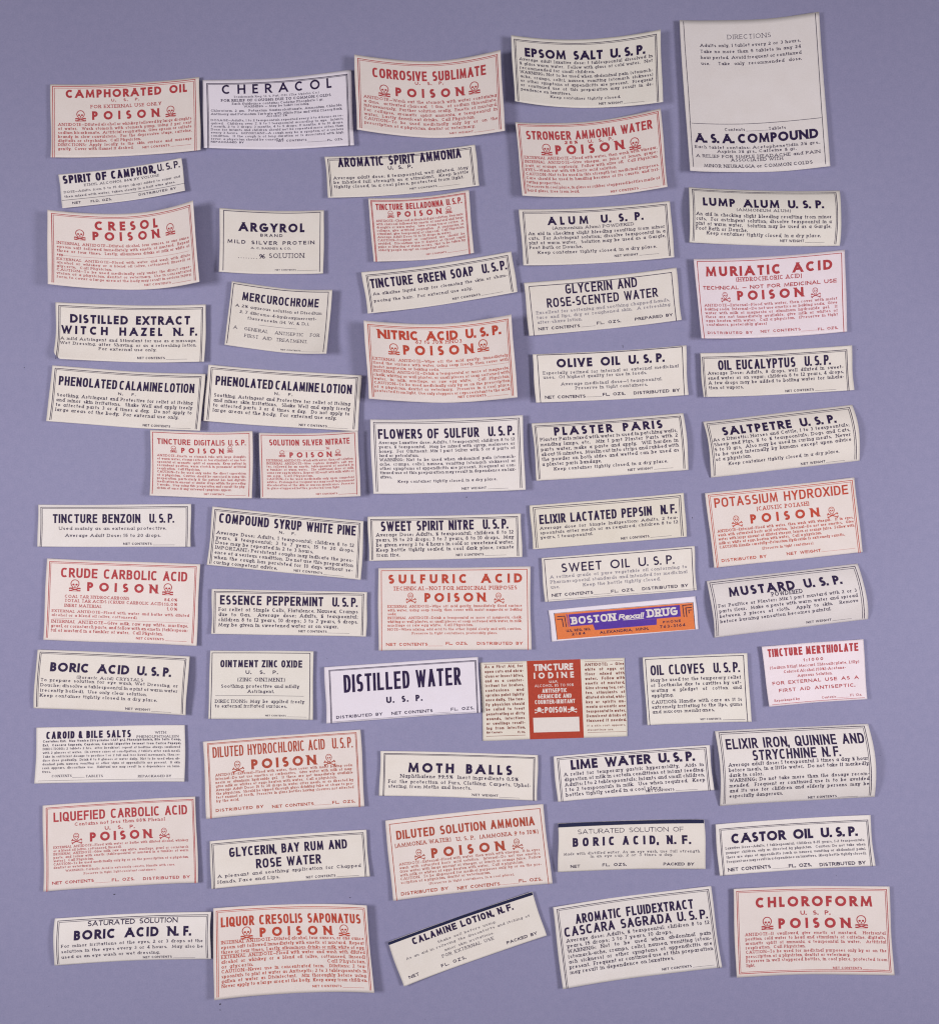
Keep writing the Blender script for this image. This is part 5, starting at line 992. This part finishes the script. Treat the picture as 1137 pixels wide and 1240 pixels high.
('B', 'fine_print', [('ANTIDOTE—External—Flood with water, then wash with vinegar. If in eyes', 11.73, 182.78, 56.28, 0), ('wash with saturated boric acid solution. Internal—Do not use emetics.', 11.73, 182.78, 60.72, 0), ('Give water with large amount of vinegar, or lemon or orange juice. Follow', 11.73, 182.78, 65.15, 0), ('with milk or whites of eggs beaten with water. Call a physician.', 11.73, 161.19, 69.58, 1), ('CAUTION. To be dispensed for medical purposes only by or on the pre-', 11.73, 182.78, 74.0, 0), ('scription of a physician, dentist or veterinarian.', 11.73, 120.12, 78.41, 1)], 3.15, {'w': 0.16}),
('H', 'fine_print', 'S', '(Preserve in tight containers, in a cool place).', 45.2, 148.59, 83.47, 2.74, {}),
('H', 'contents_line', 'E', 'DISTRIBUTED BY', 10.55, 67.41, 92.27, 4.01, {}),
('H', 'contents_line', 'E', 'NET CONTENTS', 78.51, 130.49, 93.72, 4.01, {}),
('R', 'contents_line', 130.98, 152.78, 93.17, 0.25),
('H', 'contents_line', 'E', 'FL. OZS.', 153.48, 181.32, 92.57, 4.01, {}),
]},
{'cut': 0, 'c': [(29.38, -103.71), (77.74, -102.3), (78.33, -118.75), (29.38, -119.92)], 'w': 177.58, 'h': 59.52, 'hp': {'L': 1.5, 'R': 1.9, 'A': 1.0}, 'base': 0.0, 'ink': 'ink_black', 'paper': 'paper_cream', 'border': None, 'bot': 0.97, 'label': 'label for boric acid with a dark blue band along its top edge', 'items':[
('Q', 'colour_band', 'ink_navy', [(0.19, 0.2), (177.38, 0.18), (177.2, 4.4), (0.1, 4.84)], 0.03),
('H', 'heading', 'E', 'SATURATED SOLUTION OF', 23.9, 152.52, 13.88, 5.61, {'w': 0.12}),
('H', 'heading', 'G', 'BORIC ACID, N. F.', 17.65, 160.35, 28.71, 10.64, {'w': 0.25, 'tr': 0.5}),
('H', 'fine_print', 'T', 'Made with distilled water. As an eye wash, use full strength', 6.92, 170.43, 38.76, 3.29, {}),
('H', 'fine_print', 'T', 'in an eye cup, 2 or 3 times a day.', 39.34, 138.7, 42.92, 3.29, {}),
('H', 'contents_line', 'E', 'NET', 15.1, 26.61, 54.95, 3.87, {}),
('H', 'contents_line', 'E', 'FL. OZS.', 53.9, 83.27, 54.69, 3.87, {}),
('H', 'contents_line', 'E', 'PACKED BY', 127.53, 163.86, 55.21, 3.87, {}),
]},
{'cut': 0, 'c': [(81.58, -104.1), (133.11, -100.92), (134.57, -117.74), (82.9, -121.07)], 'w': 188.11, 'h': 62.26, 'hp': {'L': 1.5, 'R': 1.3, 'B': 0.5}, 'base': 0.0, 'ink': 'ink_black', 'paper': 'paper_pale', 'border': (5, 3.4, 6, 2), 'bot': 1, 'label': 'narrow label headed CASTOR OIL U. S. P. at the lower right', 'items':[
('H', 'heading', 'F', 'CASTOR OIL U. S. P.', 18.39, 171.32, 25.01, 12.14, {}),
('B', 'fine_print', [('Laxative Dose—Adults, 1 tablespoonful; Children 8-15 years, 1-2 teaspoonfuls;', 10.6, 179.43, 31.49, 0), ('younger children, only as directed by physician. Caution: Do not take when', 10.6, 179.43, 36.98, 0), ('there are signs of appendicitis (such as nausea, vomiting or abdominal pain).', 10.6, 179.43, 42.44, 0), ('Frequent use may result in a dependence on laxatives. (Keep bottle tightly closed).', 10.6, 179.43, 47.86, 0)], 3.03, {}),
('H', 'contents_line', 'E', 'NET CONTENTS', 11.22, 63.91, 58.11, 4.25, {}),
('R', 'contents_line', 64.22, 85.31, 59.01, 0.28),
('H', 'contents_line', 'E', 'FL. OZS.', 85.7, 113.63, 59.14, 4.25, {}),
('H', 'contents_line', 'E', 'DISTRIBUTED BY', 122.95, 177.42, 59.86, 4.25, {}),
]},
{'cut': 0, 'c': [(-137.78, -135.38), (-85.63, -132.96), (-85.73, -148.66), (-137.94, -151.01)], 'w': 189.3, 'h': 57.08, 'hp': {'L': 1.3, 'R': 2.1, 'A': 1.0}, 'base': 0.0, 'ink': 'ink_black', 'paper': 'paper_pale', 'border': (4, 3.6, 3.2, 2.2), 'bot': 0.97, 'label': 'label reading SATURATED SOLUTION BORIC ACID N. F. without a band, bottom left', 'items':[
('H', 'heading', 'E', 'SATURATED SOLUTION', 39.06, 148.2, 11.51, 6.0, {'w': 0.18}),
('H', 'heading', 'F', 'BORIC ACID N. F.', 23.72, 165.18, 27.31, 11.61, {}),
('B', 'fine_print', [('For minor irritations of the eyes, 2 or 3 drops of the', 9.16, 180.11, 35.24, 0), ('solution in the eyes every 3 or 4 hours. May also be', 9.16, 180.11, 42.04, 0), ('used as an eye wash or wet dressing.', 9.16, 126.19, 49.0, 1)], 3.87, {}),
('H', 'contents_line', 'N', 'NET CONTENTS', 105.49, 141.11, 54.68, 2.9, {}),
('R', 'contents_line', 142.44, 170.07, 54.88, 0.31),
]},
{'cut': 0, 'c': [(-27.19, -143.34), (20.78, -126.52), (25.55, -140.97), (-21.82, -157.88)], 'w': 184.16, 'h': 56.51, 'hp': {'L': 1.3, 'R': 1.3, 'B': 0.5}, 'base': 0.0, 'ink': 'ink_black', 'paper': 'paper_cream', 'border': None, 'bot': 0.97, 'label': 'steeply tilted label headed CALAMINE LOTION, N. F. with a dark top band', 'items':[
('Q', 'colour_band', 'ink_navy', [(0.16, 0.17), (184.0, 0.17), (183.97, 4.02), (0.21, 3.69)], 0.03),
('H', 'heading', 'G', 'CALAMINE LOTION, N. F.', 27.85, 156.3, 13.87, 8.44, {'w': 0.25}),
('H', 'fine_print', 'T', 'Shake well before using.', 56.16, 130.69, 22.26, 2.96, {}),
('H', 'fine_print', 'T', 'As an aid in relieving the discomforts and itching of', 14.26, 172.37, 28.08, 2.96, {}),
('H', 'fine_print', 'T', 'minor skin irritations.', 61.32, 123.9, 34.34, 2.96, {}),
('H', 'fine_print', 'T', 'FOR EXTERNAL USE', 55.62, 122.1, 40.93, 3.8, {}),
('H', 'contents_line', 'E', 'FL. OZS.', 50.76, 82.35, 51.46, 3.8, {}),
('H', 'contents_line', 'E', 'NET', 9.51, 22.29, 50.59, 3.8, {}),
('H', 'contents_line', 'E', 'PACKED BY', 135.35, 173.97, 51.56, 3.8, {}),
]},
{'cut': 0, 'c': [(27.63, -131.55), (80.17, -124.67), (83.77, -151.55), (30.91, -158.58)], 'w': 193.57, 'h': 99.65, 'hp': {'L': 1.5, 'R': 1.3, 'B': 0.5}, 'base': 0.0, 'ink': 'ink_black', 'paper': 'paper_pale', 'border': (4.8, 3.4, 3.4, 2.2), 'bot': 1, 'label': 'tilted label headed AROMATIC FLUIDEXTRACT CASCARA SAGRADA in the bottom row', 'items':[
('H', 'heading', 'C', 'AROMATIC FLUIDEXTRACT', 25.87, 169.87, 24.64, 11.73, {}),
('H', 'heading', 'C', 'CASCARA SAGRADA U. S. P.', 10.33, 185.15, 38.57, 11.73, {}),
('B', 'fine_print', [('Average dose: Adults, ½ teaspoonful; children 8 to 12', 11.53, 186.05, 45.53, 0), ('years, 15 drops; 3 to 7 years, 10 drops.', 11.53, 140.49, 51.99, 1), ('WARNING: Not to be used when abdominal pain', 11.53, 186.05, 58.42, 0), ('(stomach-ache, cramps, colic), nausea, vomiting (stom-', 11.53, 186.05, 64.83, 0), ('ach sickness) or other symptoms of appendicitis are', 11.53, 186.05, 71.23, 0), ('present. Frequent or continued use of this preparation', 11.53, 186.05, 77.6, 0), ('may result in dependence on laxatives.', 11.53, 138.32, 83.94, 1)], 4.52, {}),
('H', 'contents_line', 'N', 'NET CONTENTS', 122.43, 158.18, 95.48, 3.03, {}),
('R', 'contents_line', 159.36, 185.18, 95.68, 0.32),
]},
{'cut': 0, 'c': [(87.42, -125.26), (139.3, -124.68), (140.79, -154.02), (88.35, -154.51)], 'w': 189.83, 'h': 107.61, 'hp': {'L': 2.1, 'R': 1.7, 'B': 0.5}, 'base': 0.0, 'ink': 'ink_red', 'paper': 'paper_blush', 'border': (4, 3.4, 3.4, 2.2, 4), 'bot': 0.97, 'label': 'red poison label headed CHLOROFORM with a border on all four sides', 'items':[
('H', 'heading', 'F', 'CHLOROFORM', 27.34, 169.14, 24.77, 12.77, {}),
('H', 'heading', 'E', 'U. S. P.', 82.62, 118.89, 35.0, 5.22, {}),
('K', 1, 41.06, 43.94, 15.48),
('H', 'warning_word', 'F', 'POISON', 54.92, 142.56, 51.31, 12.77, {}),
('K', 1, 155.18, 43.19, 15.48),
('B', 'fine_print', [('ANTIDOTE—If swallowed, give emetic of mustard. Horizontal', 13.13, 182.77, 58.67, 0), ('position, cold water to head and stimulants of caffeine, digitalis,', 13.13, 182.77, 64.04, 0), ('aromatic spirit of ammonia, a teaspoonful in water. Artificial', 13.13, 182.77, 69.39, 0), ('respiration. Call Physician.', 13.13, 86.79, 74.73, 1), ('CAUTION—To be used for medicinal purposes only by or on the', 13.13, 182.77, 80.05, 0), ('prescription of a physician, dentist or veterinary.', 13.13, 139.85, 85.37, 1), ('Preserve in well stoppered bottles, in cool place, protected from', 13.13, 182.77, 90.67, 0), ('light.', 13.13, 23.5, 95.96, 1)], 3.79, {}),
('H', 'contents_line', 'N', 'NET CONTENTS', 118.62, 152.94, 101.17, 2.9, {}),
('R', 'contents_line', 154.05, 179.82, 101.36, 0.31),
]},
]

# ---------------------------------------------------------------- the labels
MM = 0.001
def build_label(i, d):
    C = np.array(d['c'], float)
    ctr = C.mean(axis=0)
    hp = d['hp']; g = lambda k: hp.get(k, 0.0)
    rng = np.random.RandomState(i + 7)
    ph = rng.rand(6) * 6.28; am = 0.10 + .10 * rng.rand()
    def surf(u, v):
        """point on the upper face in mm; the sheet keeps the curl it dried with"""
        u = np.asarray(u, float); v = np.asarray(v, float)
        uc = np.clip(u, 0, 1); vc = np.clip(v, 0, 1); m = lambda a: np.maximum(0, a)
        z = (.15 + d['base'] + g('L') * m(1 - 2 * uc) ** 1.8 + g('R') * m(2 * uc - 1) ** 1.8 + g('T') * m(1 - 2 * vc) ** 1.8 + g('B') * m(2 * vc - 1) ** 1.8
             + g('A') * (1 - (2 * vc - 1) ** 2) + g('tl') * ((1 - uc) * (1 - vc)) ** 3 + g('tr') * (uc * (1 - vc)) ** 3 + g('br') * (uc * vc) ** 3 + g('bl') * ((1 - uc) * vc) ** 3)
        wob = np.sin(3.1 * uc * 1.7 + 2.3 * vc + ph[0]) * np.sin(2.7 * vc + 1.9 * uc + ph[1]) + .5 * np.sin(7 * uc + ph[2]) * np.sin(5 * vc + ph[3])
        z = z + am * (wob + 1.5) * .5
        P = (C[0][:, None] * (1 - u) * (1 - v) + C[1][:, None] * u * (1 - v) + C[2][:, None] * u * v + C[3][:, None] * (1 - u) * v)
        return np.stack([P[0] - ctr[0], P[1] - ctr[1], z], axis=1)
    W, H = d['w'], d['h']
    root = bpy.data.objects.new('paper_label', None)
    root.empty_display_size = .01
    root.location = (ctr[0] * MM, ctr[1] * MM, 0)
    scene.collection.objects.link(root)
    root['label'] = d['label']; root['category'] = 'label'; root['group'] = 'printed pharmacy labels laid out on the backdrop'
    # sheet: upper face, lower face and cut edges, slightly uneven scissor cut
    nx, ny = 56, 30
    uu, vv = np.meshgrid(np.linspace(0, 1, nx + 1), np.linspace(0, 1, ny + 1))
    cu = .0022 * np.sin(uu * 9 + ph[4]) * np.abs(2 * vv - 1) ** 6
    cv = .0022 * np.sin(vv * 6 + ph[5]) * np.abs(2 * uu - 1) ** 6
    um = d.get('cut', 0) * np.clip((vv - .84) / .16, 0, 1) ** 2.2      # a lower left corner worn round
    uu = um + (1 - um) * uu
    top = surf((uu + cv).ravel(), (vv + cu).ravel())
    bot = top.copy(); bot[:, 2] -= .11
    n = len(top); vs = np.vstack([top, bot]) * MM
    F = []
    for j in range(ny):
        for k in range(nx):
            a = j * (nx + 1) + k
            F.append((a, a + nx + 1, a + nx + 2, a + 1))
            F.append((n + a, n + a + 1, n + a + nx + 2, n + a + nx + 1))
    ring = [k for k in range(nx)] + [j * (nx + 1) + nx for j in range(ny)] + [ny * (nx + 1) + k for k in range(nx, 0, -1)] + [j * (nx + 1) for j in range(ny, 0, -1)]
    for a, b2 in zip(ring, ring[1:] + ring[:1]): F.append((a, b2, n + b2, n + a))
    sheet = mesh_obj('paper_sheet', [tuple(p) for p in vs], F, d['paper'], root)
    for p in sheet.data.polygons: p.use_smooth = len(p.vertices) == 4 and p.index < 2 * nx * ny
    parts = {}
    def part(name, mat, key=None):
        k = (name, mat, key)
        if k not in parts: parts[k] = Ink()
        return parts[k]
    base_ink = d['ink']
    Z = .035
    bd = d['border']
    if bd:
        l, r_, t, gap = bd[:4]
        k = part('border_line', base_ink)
        yb = H * d['bot']
        full = len(bd) > 4
        if full: yb = H - bd[4]
        def frame(o, w, z):
            pts = [(l + o, yb - (o if full else 0)), (l + o, t + o), (W - r_ - o, t + o), (W - r_ - o, yb - (o if full else 0))]
            if full: pts.append(pts[0])
            for a, c in zip(pts, pts[1:]): k.stroke([a, c], w, z, w / 2, w / 2, cut=False); z += .003
        frame(0, .82, Z)
        if gap: frame(gap * .78, .56, Z + .012)
    sk = 0
    for it in d['items']:
        if it[0] == 'H':
            _, pn, st, t, x0, x1, y, cap, kw = it
            kw = dict(kw); mt = kw.pop('ink', base_ink); z = kw.pop('z', Z)
            if st == 'I': kw['slant'] = .28
            set_line(part(pn, mt), t, st, x0, x1, y, cap, z, kw)
        elif it[0] == 'B':
            _, pn, lines, cap, kw = it
            kw = dict(kw); mt = kw.pop('ink', base_ink); st = kw.pop('st', 'S')
            set_block(part(pn, mt), lines, st, cap, Z, kw)
        elif it[0] == 'R':
            _, pn, x0, x1, y, w = it
            part(pn, base_ink).stroke([(x0, y), (x1, y)], max(w, .28), Z, 0, 0, cut=False)
        elif it[0] == 'L':
            mt = it[4] if len(it) > 4 else base_ink
            part(it[1], mt, 'lines').stroke(it[2], it[3], .055 + .004 * len(parts), 0, 0, cut=False)
        elif it[0] == 'Q':
            part(it[1], it[2], str(it[3])).patch(it[3], it[4])
        elif it[0] == 'K':
            sk += 1
            draw_skull(part('skull_emblem', 'print_white' if it[1] == 3 else base_ink, sk), it[1], it[2], it[3], it[4], .05 if it[1] == 3 else Z)
    for (name, mat, key), k in parts.items():
        a = np.array(k.v)
        P = surf(a[:, 0] / W, a[:, 1] / H)
        P[:, 2] += a[:, 2]
        mesh_obj(name, [tuple(p) for p in P * MM], k.f, mat, root)

for i, d in enumerate(LABELS):
    build_label(i, d)

# ---------------------------------------------------------------- specks of dust on the backdrop
rng = random.Random(5)
vs, fs = [], []
SPECKS = [(267, 1216, 1.3), (267, 1223, .9), (139, 1083, 1.5), (424, 1087, 1.2), (754, 419, 1.1), (838, 627, .9), (565, 602, 1.0), (754, 421, .7), (1012, 1060, .7), (30, 445, .7), (300, 905, .6)]
SPECKS += [(rng.uniform(5, 1130), rng.uniform(5, 1235), rng.uniform(.25, .5)) for _ in range(60)]
for x, y, r in SPECKS:
    cx, cy = (x - 568.5) * PX, -(y - 620) * PX
    b0 = len(vs); k = 6; a0 = rng.uniform(0, 6.28); el = rng.uniform(.5, 1)
    for q in range(k):
        a = 6.283 * q / k; px, py = r * PX * math.cos(a), r * PX * el * math.sin(a) * rng.uniform(.6, 1)
        vs.append((cx + px * math.cos(a0) - py * math.sin(a0), cy + px * math.sin(a0) + py * math.cos(a0), .00001))
    vs.append((cx, cy, .00008 + r * .00004))
    fs += [(b0 + q, b0 + (q + 1) % k, b0 + k) for q in range(k)]
du = mesh_obj('dust_specks', vs, fs, 'dust')
du['kind'] = 'stuff'; du['label'] = 'tiny dark specks of dust scattered over the backdrop'; du['category'] = 'dust'
